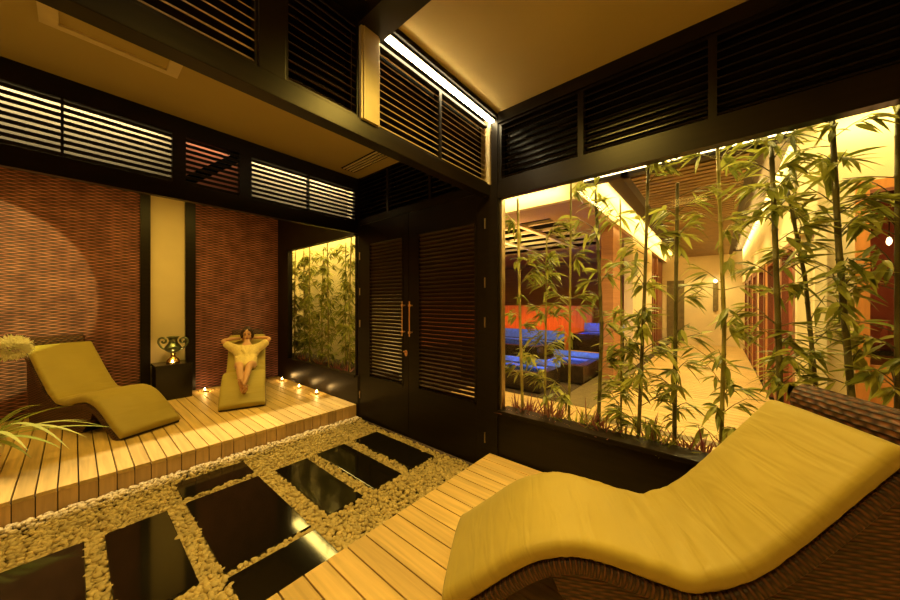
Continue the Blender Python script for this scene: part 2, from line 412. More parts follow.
# doors
mb = MB(); mb.box(XD+0.01, XD+0.10, 3.88, YS-0.02, -0.1, 3.405); mb.box(XD+0.01, XD+0.10, 1.74, 3.88, 2.735, 2.80)
struct(mb, 'door_frame', M['wood'])
def louvres(mb, axis, a0, a1, z0, z1, c, pitch, depth, thick, tilt, sign=1):
    """slats along x (axis 0, at y=c) or along y (axis 1, at x=c), tilted"""
    n = max(1, int(round((z1-z0)/pitch)))
    for i in range(n):
        z = z0+(i+0.5)*(z1-z0)/n
        ca, sa = math.cos(tilt), math.sin(tilt)
        if axis == 0: mb.obox(((a0+a1)/2, c, z), ((a1-a0)/2, 0, 0), (0, depth/2*ca, depth/2*sa*sign), (0, -thick/2*sa*sign, thick/2*ca))
        else: mb.obox((c, (a0+a1)/2, z), (depth/2*ca, 0, depth/2*sa*sign), (0, (a1-a0)/2, 0), (-thick/2*sa*sign, 0, thick/2*ca))
def door(name, y0, y1, ly0, ly1, hy, hinge_y, hinge_z):
    d = struct_empty(name, (XD+0.03, (y0+y1)/2, 0))
    mb = MB()
    z0, z1, lz0, lz1 = 0.012, 2.73, 0.618, 2.464
    x0, x1 = XD+0.012, XD+0.052
    mb.box(x0, x1, y0, ly0, z0, z1, 0.003); mb.box(x0, x1, ly1, y1, z0, z1, 0.003)
    mb.box(x0, x1, ly0, ly1, z0, lz0); mb.box(x0, x1, ly0, ly1, lz1, z1)
    # moulding round the louvre field
    for (a, b_, c, e) in ((ly0, ly0+0.02, lz0, lz1), (ly1-0.02, ly1, lz0, lz1), (ly0, ly1, lz0, lz0+0.02), (ly0, ly1, lz1-0.02, lz1)):
        mb.box(x0-0.006, x1, a, b_, c, e)
    mb.build('leaf_frame', M['wood'], d)
    mb = MB(); louvres(mb, 1, ly0+0.018, ly1-0.018, lz0+0.02, lz1-0.02, XD+0.03, 0.046, 0.052, 0.009, math.radians(48), -1)
    mb.build('louvre_slats', M['slat_door'], d)
    mb = MB()
    mb.tube([(x0-0.045, hy, 1.24), (x0-0.045, hy, 1.66)], 0.0075, 10)
    for z in (1.29, 1.61):
        mb.tube([(x0, hy, z), (x0-0.05, hy, z)], 0.008, 8); mb.lathe([(0.0, -0.014), (0.017, -0.012), (0.017, 0.012), (0, 0.014)], (x0-0.045, hy, z), 10)
    mb.build('handle', M['copper'], d, smooth=False)
    for z in hinge_z:
        mb = MB(); mb.tube([(x0-0.008, hinge_y, z-0.05), (x0-0.008, hinge_y, z+0.05)], 0.008, 8); mb.build('hinge', M['metal'], d)
    return d
d1 = door('door_1', 2.865, 3.875, 2.96, 3.66, 2.93, 3.868, (0.35, 1.35, 1.8, 2.3))
d2 = door('door_2', 1.745, 2.858, 1.86, 2.70, 2.80, 1.752, (0.32, 1.45, 1.84, 2.42))
mb = MB(); mb.lathe([(0, 0), (0.024, 0), (0.024, 0.006), (0, 0.008)], (0, 0, 0), 14)
vs = [(XD+0.012-p[2], 2.905+p[0], 1.03+p[1]*1.6) for p in mb.v]; mb.v = vs
mb.box(XD-0.03, XD+0.01, 2.895, 2.915, 1.045, 1.06)
mb.build('lock', M['copper'], d1)

# ------------------------------------------------------------------ louvre panels
def panel(label, axis, a0, a1, z0, z1, c, pitch=0.05, fw=0.03, depth=0.055, tilt=48, sign=1, slat='slat', backed=True, group=None, back=0.06, thick=0.009):
    loc = ((a0+a1)/2, c, z0) if axis == 0 else (c, (a0+a1)/2, z0)
    t = thing('louvre_panel', label, 'louvre panel', loc, group or {0: 'louvre panels in the two screens', 1: 'louvre panels over doors and glazing'}[axis])
    def bx(mb, p0, p1, q0, q1, r0, r1):
        if axis == 0: mb.box(p0, p1, c+q0, c+q1, r0, r1)
        else: mb.box(c+q0, c+q1, p0, p1, r0, r1)
    mb = MB()
    bx(mb, a0, a0+fw, -0.03, 0.03, z0, z1); bx(mb, a1-fw, a1, -0.03, 0.03, z0, z1)
    bx(mb, a0+fw, a1-fw, -0.03, 0.03, z0, z0+0.02); bx(mb, a0+fw, a1-fw, -0.03, 0.03, z1-0.02, z1)
    mb.build('frame', M['wood'], t)
    mb = MB(); louvres(mb, axis, a0+fw, a1-fw, z0+0.02, z1-0.02, c, pitch, depth, thick, math.radians(tilt), sign)
    mb.build('louvre_slats', M[slat], t)
    if backed:
        mb = MB(); bx(mb, a0, a1, back, back+0.012, z0, z1); mb.build('backing_board', M['black'], t)
    return t
# over the glazing (wall x = XD, looking from -x)
xs = XD+0.03
for y0, y1, lb in ((0.84, 1.585, 'dark louvre panel over the glazing, next to the corner post'),
                   (0.03, 0.84, 'dark louvre panel over the glazing, second from the corner post'),
                   (-0.80, 0.03, 'dark louvre panel over the glazing, third from the corner post'),
                   (-1.65, -0.80, 'dark louvre panel over the glazing at the upper right edge of the view')):
    panel(lb, 1, y0, y1, 2.79, 3.335, xs, 0.055, 0.022, 0.05, 30, 1, 'slat')
# over the doors
for y0, y1, lb in ((3.275, 3.905, 'dark louvre panel above the left door leaf, by the pale ceiling'),
                   (2.515, 3.275, 'middle dark louvre panel above the double doors'),
                   (1.745, 2.515, 'dark louvre panel above the right door leaf, behind the beam')):
    panel(lb, 1, y0, y1, 2.80, 3.40, XD+0.045, 0.055, 0.022, 0.06, 40, 1, 'slat')
# high screen between the two ceilings (plane y = YC, seen from -y)
for x0, x1, z1, lb in ((-1.2, 0.575, 3.40, 'high louvre panel with bright slat edges at the top left'),
                   (0.70, 1.135, 3.40, 'unlit louvre panel with darkened slats in the high screen between two posts'),
                   (1.275, 1.89, 3.345, 'high louvre panel under the light strip, left of the slim mullion'),
                   (1.89, 2.585, 3.345, 'high louvre panel under the light strip, next to the corner post')):
    panel(lb, 0, x0, x1, 2.775, z1, YC+0.035, 0.050, 0.014, 0.045, 40, 1, 'slat_door' if x0 == 0.70 else 'slat_lit', True, None, 0.055, 0.0045)  # lit bays get paled slats, the unlit bay a darker wood
mb = MB(); mb.box(-3.2, XD-0.012, YC-0.008, YC+0.085, 2.668, 2.775, 0.004); struct(mb, 'trim_4', M['wood'])
mb = MB(); mb.box(0.575, 0.70, YC-0.004, YC+0.09, 2.775, 3.405, 0.004); struct(mb, 'trim_5', M['wood'])
M['post'] = simple('lit_post_wood', (0.46, 0.38, 0.22), 0.4, var=0.2, scale=4)  # post colour lightened to carry the strip light's glow
mb = MB(); mb.box(1.135, 1.275, YC-0.02, YC+0.09, 2.775, 3.36, 0.004); mb.box(1.15, 1.26, YC-0.028, YC-0.02, 2.775, 3.36); struct(mb, 'trim_6', M['post'])
mb = MB(); mb.box(-3.2, XD, 1.60, YC+0.09, 3.395, CZ); struct(mb, 'trim_7', M['wood'])
mb = MB(); mb.box(1.12, 1.30, YB, YC+0.09, 3.345, CZ); struct(mb, 'trim_8', M['wood'])
mb = MB(); mb.box(2.56, XD-0.012, YC-0.02, YC+0.08, 2.775, 3.40, 0.003); struct(mb, 'trim_9', M['post'])
def strip(label, x0, x1, y, z, mat='led'):
    t = thing('light_strip', label, 'strip light', ((x0+x1)/2, y, z))
    mb = MB(); mb.box(x0, x1, y-0.022, y+0.022, z-0.006, z+0.006); mb.build('diffuser', M[mat], t)
    mb = MB(); mb.box(x0-0.01, x1+0.01, y-0.028, y+0.028, z+0.006, z+0.02); mb.build('channel', M['metal'], t)
strip('bright strip light along the top of the high louvre screen', 1.32, 2.585, YC-0.035, 3.372)
strip('strip light above the top left high louvre panel', -1.2, 0.25, YC-0.035, 3.372)

# low screen (plane y = YS), with a lit box behind two of its bays
for x0, x1, lit, lb in ((-1.3, -0.56, True, 'lit louvre panel at the far left over the wicker wall'),
                   (-0.56, -0.058, True, 'brightly lit louvre panel over the wicker wall, left of the slim mullion'),
                   (-0.058, 0.605, True, 'brightly lit louvre panel over the wicker wall, right of the slim mullion'),
                   (0.69, 1.155, False, 'dim louvre panel between two lit ones over the cream niche'),
                   (1.255, 1.904, True, 'lit louvre panel above the robed woman'),
                   (1.904, 2.57, True, 'lit louvre panel beside the double doors corner')):
    panel(lb, 0, x0, x1, 2.765, 3.265, YS+0.02, 0.05, 0.008, 0.05, 19, 1, 'slat', False, None, 0, 0.029)
mb = MB()
mb.box(XL, XD, YS-0.01, YS+0.06, 3.265, 3.405); mb.box(XL, XD, YS-0.01, YS+0.06, 2.63, 2.765); mb.box(XL, XD-0.0, YS-0.022, YS+0.0, 2.625, 2.645)
for a, b_ in ((0.605, 0.69), (1.155, 1.255), (2.57, XD), (XL, -1.3)): mb.box(a, b_, YS-0.01, YS+0.06, 2.765, 3.265)
struct(mb, 'trim_10', M['wood'])
# light boxes behind the lit bays
M['box'] = simple('light_box_paint', (0.065, 0.054, 0.030), 0.9)
for x0, x1, lb in ((-1.3, 0.63, 'left'), (1.21, 2.58, 'right')):
    mb = MB()
    mb.box(x0, x1, YS+0.22, YS+0.235, 2.72, 3.40); mb.box(x0-0.012, x0, YS+0.065, YS+0.235, 2.72, 3.40); mb.box(x1, x1+0.012, YS+0.065, YS+0.235, 2.72, 3.40)
    struct(mb, 'trim_11' if lb == 'left' else 'trim_12', M['box'])
    area('louvre_box_lamp', ((x0+x1)/2, YS+0.12, 3.39), x1-x0-0.1, 0.03, 95*(x1-x0)/1.9, (1.0, 0.78, 0.42))
mb = MB(); mb.box(0.645, 1.195, YS+0.22, YS+0.235, 2.72, 3.40); struct(mb, 'trim_13', M['redwood'])  # red board added so the dim bay's slits look reddish
area('louvre_box_lamp', (0.92, YS+0.12, 3.39), 0.50, 0.03, 3.5, (1.0, 0.78, 0.42))  # small fill lamp added behind the dim bay
mb = MB(); mb.obox((0.92, YS+0.10, 3.02), (0.27, 0, 0.24), (0, 0.012, 0), (-0.03, 0, 0.034)); struct(mb, 'trim_14', M['black'])  # black bar added as the diagonal shadow across the dim bay

# ------------------------------------------------------------------ ceiling fittings
t = thing('air_grille', 'long cream framed air grille in the ceiling behind the beam', 'air vent', (0.2, 3.1, 3.405))
mb = MB()
mb.box(-0.14, 0.52, 3.17, 3.22, 3.385, 3.405); mb.box(-0.14, 0.52, 2.86, 2.91, 3.385, 3.405)
mb.box(-0.14, -0.06, 2.91, 3.17, 3.385, 3.405); mb.box(0.45, 0.52, 2.91, 3.17, 3.385, 3.405); mb.build('frame', M['pot'], t)
mb = MB(); mb.box(-0.06, 0.45, 2.91, 3.17, 3.40, 3.405); mb.build('recess', M['ceiling'], t)
t = thing('air_vent', 'small slotted air vent in the ceiling by the door corner', 'air vent', (2.35, 3.4, 3.405))
mb = MB()
for x in (2.27, 2.315, 2.36, 2.405): mb.box(x, x+0.022, 2.9, 3.75, 3.395, 3.405)
mb.build('grille_bars', M['pot'], t)
mb = MB(); mb.box(2.25, 2.45, 2.88, 3.77, 3.402, 3.405); mb.build('backing', M['black'], t)

# ------------------------------------------------------------------ far wall: wicker, posts, niche
def wicker_panel(label, x0, x1):
    t = thing('wicker_panel', label, 'wall panel', ((x0+x1)/2, YW, DK), 'woven wicker wall panels')
    mb = MB(); mb.box(x0, x1, YW, YW+0.03, DK, 3.40); mb.build('woven_face', M['wicker_wall'], t)
wicker_panel('wide brown woven wicker wall panel left of the cream niche', XL, 0.643)
wicker_panel('narrower brown woven wicker wall panel behind the robed woman', 1.30, XD)
for i, (a, b_) in enumerate(((0.643, 0.755), (1.17, 1.30))):
    struct(MB().box(a, b_, YW-0.04, YW+0.05, DK, 3.40), 'trim_%d' % (15+i), M['wood'])
struct(MB().box(0.755, 1.17, YW+0.02, YW+0.05, DK, 3.40), 'wall_niche', M['plaster'])

# ------------------------------------------------------------------ decks
t = thing('timber_deck', 'raised pale timber deck in front of the wicker wall', 'deck', (0, 5.2, 0))
mb = MB(); x = XL+0.02; bw = 0.107
while x < XD-0.02:
    mb.box(x, min(x+bw-0.009, XD-0.003), YS, YW-0.05, DK-0.03, DK, 0.003); x += bw
mb.build('deck_boards', M['deck_y'], t)
mb = MB(); x = XL+0.02
while x < XD-0.02:
    mb.box(x, min(x+bw-0.006, XD-0.003), YS+0.003, YS+0.022, 0.0, DK-0.032, 0.002); x += bw
mb.build('fascia', M['deck_z'], t)
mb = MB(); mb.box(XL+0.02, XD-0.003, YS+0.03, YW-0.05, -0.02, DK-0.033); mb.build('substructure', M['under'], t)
t = thing('timber_deck', 'near pale timber deck under the large lounger', 'deck', (0, 0, 0))
mb = MB(); x = XL+0.02; bw = 0.128; i = 0
while x < XD-0.02:
    mb.box(x, min(x+bw-0.008, XD-0.003), YB+0.02, 1.675, DK-0.03, DK, 0.003); x += bw; i += 1
mb.build('deck_boards', M['deck_y'], t)
mb = MB(); x = XL+0.02
while x < XD-0.02:
    mb.box(x, min(x+bw-0.006, XD-0.003), 1.645, 1.665, 0.0, DK-0.032, 0.002); x += bw
mb.build('fascia', M['deck_z'], t)
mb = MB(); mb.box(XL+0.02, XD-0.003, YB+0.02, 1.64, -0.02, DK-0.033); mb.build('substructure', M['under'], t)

# ------------------------------------------------------------------ stepping slabs and pebbles
SL = [(-0.30, 0.045, 2.28, 3.275, 'black polished stone slab at the left edge of the pebble bed'),
      (0.138, 0.468, 2.285, 3.27, 'narrow black slab left of the big square slab'),
      (0.578, 1.112, 3.375, 3.70, 'short black slab nearest the far deck'),
      (0.580, 1.110, 2.255, 3.28, 'largest black stone slab in the middle of the pebble bed'),
      (0.580, 1.108, 1.72, 2.195, 'black slab half hidden under the near deck edge'),
      (1.252, 1.562, 2.265, 3.265, 'narrow black slab right of the big square slab'),
      (1.678, 1.998, 2.285, 3.275, 'second narrow black slab from the doors'),
      (2.130, 2.452, 2.285, 3.275, 'narrow black slab nearest the double doors')]
for x0, x1, y0, y1, lb in SL:
    mb = MB(); mb.box(x0, x1, y0, y1, -0.02, 0.03, 0.004)
    tag(mb.build('stepping_slab', M['granite'], origin=((x0+x1)/2, (y0+y1)/2, -0.02)), lb, 'stone slab', 'black stepping slabs in the pebbles')
# pebbles: templates merged into one stuff object
def pebbles():
    rnd = random.Random(3)
    tmpl = []
    for k in range(10):
        bm = bmesh.new(); bmesh.ops.create_icosphere(bm, subdivisions=2 if k < 5 else 1, radius=1.0)
        o = Vector((k*7.3, k*1.9, 0))
        for v in bm.verts:
            v.co *= 1+0.38*noise.noise(v.co*1.1+o)
        bm.verts.index_update()
        tmpl.append(([v.co.copy() for v in bm.verts], [[q.index for q in f.verts] for f in bm.faces])); bm.free()
    vs = []; fs = []
    def put(x, y, z, near):
        c, f = tmpl[rnd.randrange(5) if near else 5+rnd.randrange(5)]
        r = rnd.uniform(0.012, 0.021)
        mx = Matrix.Rotation(rnd.uniform(0, 2*PI), 3, 'Z') @ Matrix.Rotation(rnd.uniform(-0.4, 0.4), 3, 'X') @ Matrix.Diagonal((r*rnd.uniform(1.0, 1.45), r, r*rnd.uniform(0.55, 0.85)))
        n = len(vs)
        for p in c:
            q = mx @ p; vs.append((q.x+x, q.y+y, q.z+z))
        for t in f: fs.append([n+i for i in t])
    st = 0.026
    for layer in range(2):
        y = 1.69
        while y < 3.90:
            x = -1.25
            while x < XD-0.03:
                px, py = x+rnd.uniform(-0.013, 0.013), y+rnd.uniform(-0.013, 0.013)
                inside = any(a+0.004 < px < b_-0.004 and c+0.004 < py < d-0.004 for a, b_, c, d, _ in SL)
                edge = 0.034*math.exp(-((py-3.83)/0.10)**2)
                if not inside:
                    z = (0.004 if layer == 0 else 0.018)+edge+rnd.uniform(-0.006, 0.006)
                    if layer == 0 or rnd.random() < 0.6:
                        put(px, min(py, 3.905), z, px < 1.3 and py < 3.3)
                x += st
            y += st
    m = MB(); m.v = vs; m.f = fs; m.uv = [None]*len(fs)
    o = m.build('pebbles', M['pebble'], smooth=True)
    tag(o, 'pale pebble bed around the black stepping slabs', 'pebbles', None, 'stuff')
pebbles()

# ------------------------------------------------------------------ wave loungers
# cushion top line: s from the foot, height over the deck
PROF = [(0.0, 0.068), (0.07, 0.115), (0.153, 0.178), (0.24, 0.250), (0.325, 0.314), (0.42, 0.370), (0.516, 0.404), (0.60, 0.418), (0.69, 0.416),
        (0.818, 0.392), (0.95, 0.356), (1.062, 0.345), (1.15, 0.368), (1.244, 0.430), (1.345, 0.525), (1.45, 0.640), (1.541, 0.742), (1.63, 0.843), (1.71, 0.935)]
def catmull(P, n):
    out = []
    for i in range(len(P)-1):
        p0, p1, p2, p3 = P[max(i-1, 0)], P[i], P[i+1], P[min(i+2, len(P)-1)]
        for k in range(n):
            t = k/n
            out.append(tuple(0.5*((2*p1[j])+(-p0[j]+p2[j])*t+(2*p0[j]-5*p1[j]+4*p2[j]-p3[j])*t*t+(-p0[j]+3*p1[j]-3*p2[j]+p3[j])*t**3) for j in range(2)))
    out.append(P[-1]); return out
CUR = catmull(PROF, 5)
def top_at(s):
    for a, b in zip(CUR, CUR[1:]):
        if a[0] <= s <= b[0]: return a[1]+(b[1]-a[1])*(s-a[0])/(b[0]-a[0])
    return CUR[0][1] if s < CUR[0][0] else CUR[-1][1]
def sweep_slab(width, thick, inset, curve, rnd_r, seed=None, crown=0.0, ends=True):
    """sweep a rounded rectangle along the wave; 'inset' lowers the top below the curve"""
    mb = MB(); m = len(curve); cs = []
    hw, r = width/2, rnd_r
    q = 4
    for cx_, cz_, a0 in ((hw-r, -r, 0), (-(hw-r), -r, 90), (-(hw-r), -thick+r, 180), (hw-r, -thick+r, 270)):
        for k in range(q+1):
            a = math.radians(a0+90*k/q); cs.append((cx_+r*math.cos(a), cz_+r*math.sin(a)))
        if a0 == 0:
            for k in range(1, 14): cs.append(((hw-r)*(1-2*k/14), 0.0))
    n = len(cs); L = [0]
    for a, b in zip(curve, curve[1:]): L.append(L[-1]+math.hypot(b[0]-a[0], b[1]-a[1]))
    vs = []
    for i, (s, z) in enumerate(curve):
        a, b = curve[max(i-1, 0)], curve[min(i+1, m-1)]
        d = Vector((b[0]-a[0], b[1]-a[1])).normalized(); nr = Vector((-d.y, d.x))
        e = 1.0
        if ends:
            de = min(L[i], L[-1]-L[i]); e = math.sqrt(max(0.06, 1-max(0, 1-de/0.035)**2))
        for (cx_, cz_) in cs:
            cz2 = -thick/2+(cz_+thick/2)*e
            up = 0
            if cz_ > -thick*0.3: up = crown*(1-(cx_/hw)**2)
            hz = cz2-inset+up
            if seed is not None and cz_ > -thick*0.9:
                f = max(0, 1-abs(L[i]-1.22)/0.34)
                hz += 0.017*f*noise.noise(Vector((cx_*2.2+seed, L[i]*15+cx_*3.5, 0)))+0.006*noise.noise(Vector((cx_*4+seed, L[i]*4, 3)))
                if abs(cx_) > hw-r*1.2: hz += 0.004*noise.noise(Vector((seed, L[i]*34, 1)))
            vs.append((cx_*(0.985+0.015*e), s+nr.x*hz, z+nr.y*hz))
    fs = []; uv = []
    for i in range(m-1):
        for k in range(n):
            k2 = (k+1) % n
            fs.append((i*n+k, i*n+k2, (i+1)*n+k2, (i+1)*n+k))
            ua, ub = cs[k][0]+cs[k][1]*0.9, cs[k2][0]+cs[k2][1]*0.9
            uv.append(((ua, L[i]), (ub, L[i]), (ub, L[i+1]), (ua, L[i+1])))
    fs.append(tuple(range(n-1, -1, -1))); uv.append(tuple((cs[k][0], cs[k][1]) for k in range(n-1, -1, -1)))
    fs.append(tuple((m-1)*n+k for k in range(n))); uv.append(tuple((cs[k][0], cs[k][1]) for k in range(n)))
    return mb.add(vs, fs, uv)
def make_lounger(label, loc, direction, seed=1.0, width=0.57):
    """foot centre at loc, running along direction"""
    t = thing('wave_lounger', label, 'lounger', (0, 0, 0), 'wave shaped wicker loungers')
    c = sweep_slab(width, 0.085, 0.0, CUR, 0.034, seed, 0.012)
    c.build('cushion', M['cushion'], t, True)
    # wicker wave under the cushion, reaching past the cushion at the head
    ext = CUR+[(CUR[-1][0]+0.008, CUR[-1][1]+0.010)]
    f = sweep_slab(width+0.01, 0.062, 0.088, ext, 0.02, None, 0, False)
    wf = f.build('wicker_frame', M['wicker'], t, True)
    hx, hz = ext[-1]
    mb = MB(); n = 14; rows = 24; vs = []; fs = []; uv = []
    for i in range(rows+1):
        x = 0.245*(2*i/rows-1)
        for k in range(n):
            a = 2*PI*k/n
            vs.append((x, hx+0.120+0.068*math.cos(a), hz-0.015+0.085*math.sin(a)))
    for i in range(rows):
        for k in range(n):
            fs.append((i*n+k, (i+1)*n+k, (i+1)*n+(k+1) % n, i*n+(k+1) % n))
            u0, u1, v0, v1 = i/rows*0.7, (i+1)/rows*0.7, k/n*0.3, (k+1)/n*0.3
            uv.append(((u0, v0), (u1, v0), (u1, v1), (u0, v1)))
    fs += [tuple(range(n)), tuple(rows*n+k for k in range(n-1, -1, -1))]; uv += [tuple((0.01*k, 0.01) for k in range(n))]*2
    mb.add(vs, fs, uv); mb.build('head_roll', M['wicker'], wf, True)
    # solid wicker base below seat and back
    low = [(s, z-0.13) for s, z in CUR if s > 0.70]
    pts = [(0.70, 0.0), (0.60, 0.10), (0.54, 0.18), (0.51, 0.245)]+[(s, top_at(s)-0.13) for s in (0.57, 0.63, 0.68)]+low+[(1.75, 0.74), (1.74, 0.42), (1.70, 0.16), (1.70, 0.0)]
    mb = MB(); hw = width/2-0.012; n = len(pts)
    vs = [(-hw, p[0], p[1]) for p in pts]+[(hw, p[0], p[1]) for p in pts]
    fs = [tuple(range(n-1, -1, -1)), tuple(range(n, 2*n))]
    uv = [tuple((pts[k][0], pts[k][1]) for k in range(n-1, -1, -1)), tuple((p[0], p[1]) for p in pts)]
    for k in range(n):
        k2 = (k+1) % n
        fs.append((k, k2, n+k2, n+k)); 
        uv.append(((0, pts[k][1]+pts[k][0]), (0, pts[k2][1]+pts[k2][0]), (2*hw, pts[k2][1]+pts[k2][0]), (2*hw, pts[k][1]+pts[k][0])))
    mb.add(vs, fs, uv); mb.build('wicker_base', M['wicker'], t)
    # foot rail resting on the deck
    mb = MB(); mb.box(-hw, hw, 0.03, 0.09, 0.0, 0.035, 0.008); mb.build('foot_rail', M['wicker'], t)
    t.location = (loc[0], loc[1], DK); t.rotation_euler = (0, 0, math.atan2(direction[1], direction[0])-PI/2)
    return t
lg_near = make_lounger('large empty yellow cushioned wicker lounger in the right foreground', (1.345, 1.14), (0.49, -0.872), 1.0, 0.59)
lg_left = make_lounger('empty wicker lounger with yellow cushion behind the white flower', (0.585, 4.84), (-0.40, 0.917), 5.0, 0.57)
lg_far = make_lounger('wicker lounger with yellow cushion that the robed woman lies on', (1.465, 4.90), (0.335, 0.942), 9.0, 0.57)

lg_far.scale = (0.95, 0.93, 0.95)
# ------------------------------------------------------------------ the woman on the far lounger
def skin_mesh(nodes, edges, root, sub=2):
    me = bpy.data.meshes.new('skin_tmp'); names = list(nodes)
    me.from_pydata([nodes[k][0] for k in names], [(names.index(a), names.index(b)) for a, b in edges], [])
    o = bpy.data.objects.new('skin_tmp', me); COL.objects.link(o)
    o.modifiers.new('s', 'SKIN').use_smooth_shade = True
    sk = me.skin_vertices[0].data
    for i, k in enumerate(names):
        r = nodes[k][1]; sk[i].radius = (r, r) if not isinstance(r, tuple) else r
        sk[i].use_root = (k == root)
    sb = o.modifiers.new('u', 'SUBSURF'); sb.levels = sub; sb.render_levels = sub
    dg = bpy.context.evaluated_depsgraph_get(); dg.update()
    m2 = bpy.data.meshes.new_from_object(o.evaluated_get(dg))
    v = [p.co.copy() for p in m2.vertices]; f = [list(p.vertices) for p in m2.polygons]
    bpy.data.objects.remove(o); bpy.data.meshes.remove(m2)
    return v, f
def fuse(mb, voxel, smooth=4):
    me = bpy.data.meshes.new('fuse_tmp'); me.from_pydata(mb.v, [], mb.f)
    o = bpy.data.objects.new('fuse_tmp', me); COL.objects.link(o)
    r = o.modifiers.new('r', 'REMESH'); r.mode = 'VOXEL'; r.voxel_size = voxel
    if smooth:
        s = o.modifiers.new('s', 'SMOOTH'); s.iterations = smooth; s.factor = 0.5
    dg = bpy.context.evaluated_depsgraph_get(); dg.update()
    m2 = bpy.data.meshes.new_from_object(o.evaluated_get(dg))
    out = MB().add([p.co.copy() for p in m2.vertices], [list(p.vertices) for p in m2.polygons])
    bpy.data.objects.remove(o); bpy.data.meshes.remove(m2)
    return out
def ellipsoid(mb, c, r, rot=None, seg=20, ring=14):
    bm = bmesh.new(); bmesh.ops.create_uvsphere(bm, u_segments=seg, v_segments=ring, radius=1)
    for v in bm.verts:
        p = Vector((v.co.x*r[0], v.co.y*r[1], v.co.z*r[2]))
        if rot: p = rot @ p
        v.co = p+Vector(c)
    return mb.bm(bm)
def woman(lounger):
    # local lounger frame: x across, y from foot to head, z up from the deck
    t = thing('person', 'woman in a cream robe lying back with her hands behind her head', 'person', (0, 0, 0))
    def pn(x, sv, off):
        a, b = top_at(sv-0.02), top_at(sv+0.02); d = Vector((0.04, b-a)).normalized()
        return (x, sv-d.y*off, top_at(sv)+d.x*off)
    n = {}
    n['pelvis'] = (pn(0, 1.05, 0.115), (0.135, 0.085)); n['belly'] = (pn(0, 1.19, 0.12), (0.115, 0.085)); n['chest'] = (pn(0, 1.34, 0.12), (0.13, 0.09))
    n['collar'] = (pn(0, 1.455, 0.11), (0.085, 0.06)); n['neck'] = (pn(0, 1.525, 0.12), (0.045, 0.045)); n['skull'] = (pn(0, 1.585, 0.135), (0.05, 0.05))
    e = [('pelvis', 'belly'), ('belly', 'chest'), ('chest', 'collar'), ('collar', 'neck'), ('neck', 'skull')]
    sy, sz = pn(0, 1.44, 0.105)[1:]
    for s, nm in ((1, 'r'), (-1, 'l')):
        n['hip'+nm] = (pn(s*0.085, 0.985, 0.105), 0.082); n['thigh'+nm] = (pn(s*0.09, 0.80, 0.105), 0.074)
        n['knee'+nm] = (pn(s*0.065, 0.61, 0.105), 0.055); n['calf'+nm] = (pn(s*0.052, 0.46, 0.085), 0.050)
        n['ankle'+nm] = (pn(s*0.018+0.005, 0.235+0.03*s, 0.062+0.024*s), 0.030)
        hx_, hy_, hz_ = pn(s*-0.012, 0.19+0.03*s, 0.055+0.028*s)
        n['heel'+nm] = ((hx_, hy_, hz_), 0.031); n['ball'+nm] = ((s*-0.035, hy_-0.055, hz_+0.07), 0.034); n['toe'+nm] = ((s*-0.042, hy_-0.077, hz_+0.105), 0.022)
        e += [('pelvis', 'hip'+nm), ('hip'+nm, 'thigh'+nm), ('thigh'+nm, 'knee'+nm), ('knee'+nm, 'calf'+nm), ('calf'+nm, 'ankle'+nm), ('ankle'+nm, 'heel'+nm), ('heel'+nm, 'ball'+nm), ('ball'+nm, 'toe'+nm)]
        n['shoulder'+nm] = ((s*0.165, sy, sz), 0.056); n['upper'+nm] = ((s*0.265, sy+0.005, sz+0.075), 0.046); n['elbow'+nm] = ((s*0.365, sy+0.02, sz+0.16), 0.038)
        n['fore'+nm] = ((s*0.26, sy+0.10, sz+0.175), 0.036); n['wrist'+nm] = ((s*0.15, sy+0.17, sz+0.175), 0.026); n['palm'+nm] = ((s*0.095, sy+0.19, sz+0.165), (0.022, 0.034))
        e += [('collar', 'shoulder'+nm), ('shoulder'+nm, 'upper'+nm), ('upper'+nm, 'elbow'+nm), ('elbow'+nm, 'fore'+nm), ('fore'+nm, 'wrist'+nm), ('wrist'+nm, 'palm'+nm)]
    mb = MB(); mb.add(*skin_mesh(n, e, 'pelvis'))
    for s in (1, -1):                                       # five unequal fingers on each hand, curled behind the head
        for k, L in enumerate((0.068, 0.078, 0.074, 0.060)):
            z0 = sz+0.185-0.018*k
            p = Vector((s*0.085, sy+0.193, z0))
            pts = [p, p+Vector((-s*L*0.5, 0.002, 0.004)), p+Vector((-s*L*0.85, -0.010, 0.004)), p+Vector((-s*L, -0.022, 0.002))]
            mb.tube(pts, [0.009, 0.0085, 0.008, 0.006], 8)
        mb.tube([(s*0.115, sy+0.183, sz+0.185), (s*0.10, sy+0.173, sz+0.22), (s*0.085, sy+0.165, sz+0.235)], [0.011, 0.010, 0.007], 8)
    # toes
    for s in (1, -1):
        for k in range(5):
            q = n['toe'+('r' if s == 1 else 'l')][0]; c = Vector((q[0]+0.022*(k-2)*0.62, q[1]-0.002, q[2]+0.012-0.003*abs(k-1)))
            mb.tube([c, c+Vector((0, -0.006, 0.020))], [0.009, 0.006], 6)
    # head, tilted a little forward: face looks towards the foot of the lounger
    hr = Matrix.Rotation(math.radians(14), 3, 'X')
    hc = Vector(pn(0, 1.60, 0.135))+Vector((0, -0.01, 0.055))
    ellipsoid(mb, hc+hr @ Vector((0, 0.010, 0.02)), (0.076, 0.094, 0.098), hr)
    ellipsoid(mb, hc+hr @ Vector((0, -0.022, -0.045)), (0.058, 0.064, 0.068), hr)
    mb.tube([hc+hr @ Vector((0, -0.084, 0.012)), hc+hr @ Vector((0, -0.100, -0.014)), hc+hr @ Vector((0, -0.104, -0.028)), hc+hr @ Vector((0, -0.084, -0.036))], [0.009, 0.012, 0.014, 0.010], 8)
    for s in (1, -1):
        ellipsoid(mb, hc+hr @ Vector((s*0.074, 0.012, -0.005)), (0.010, 0.018, 0.030), hr)
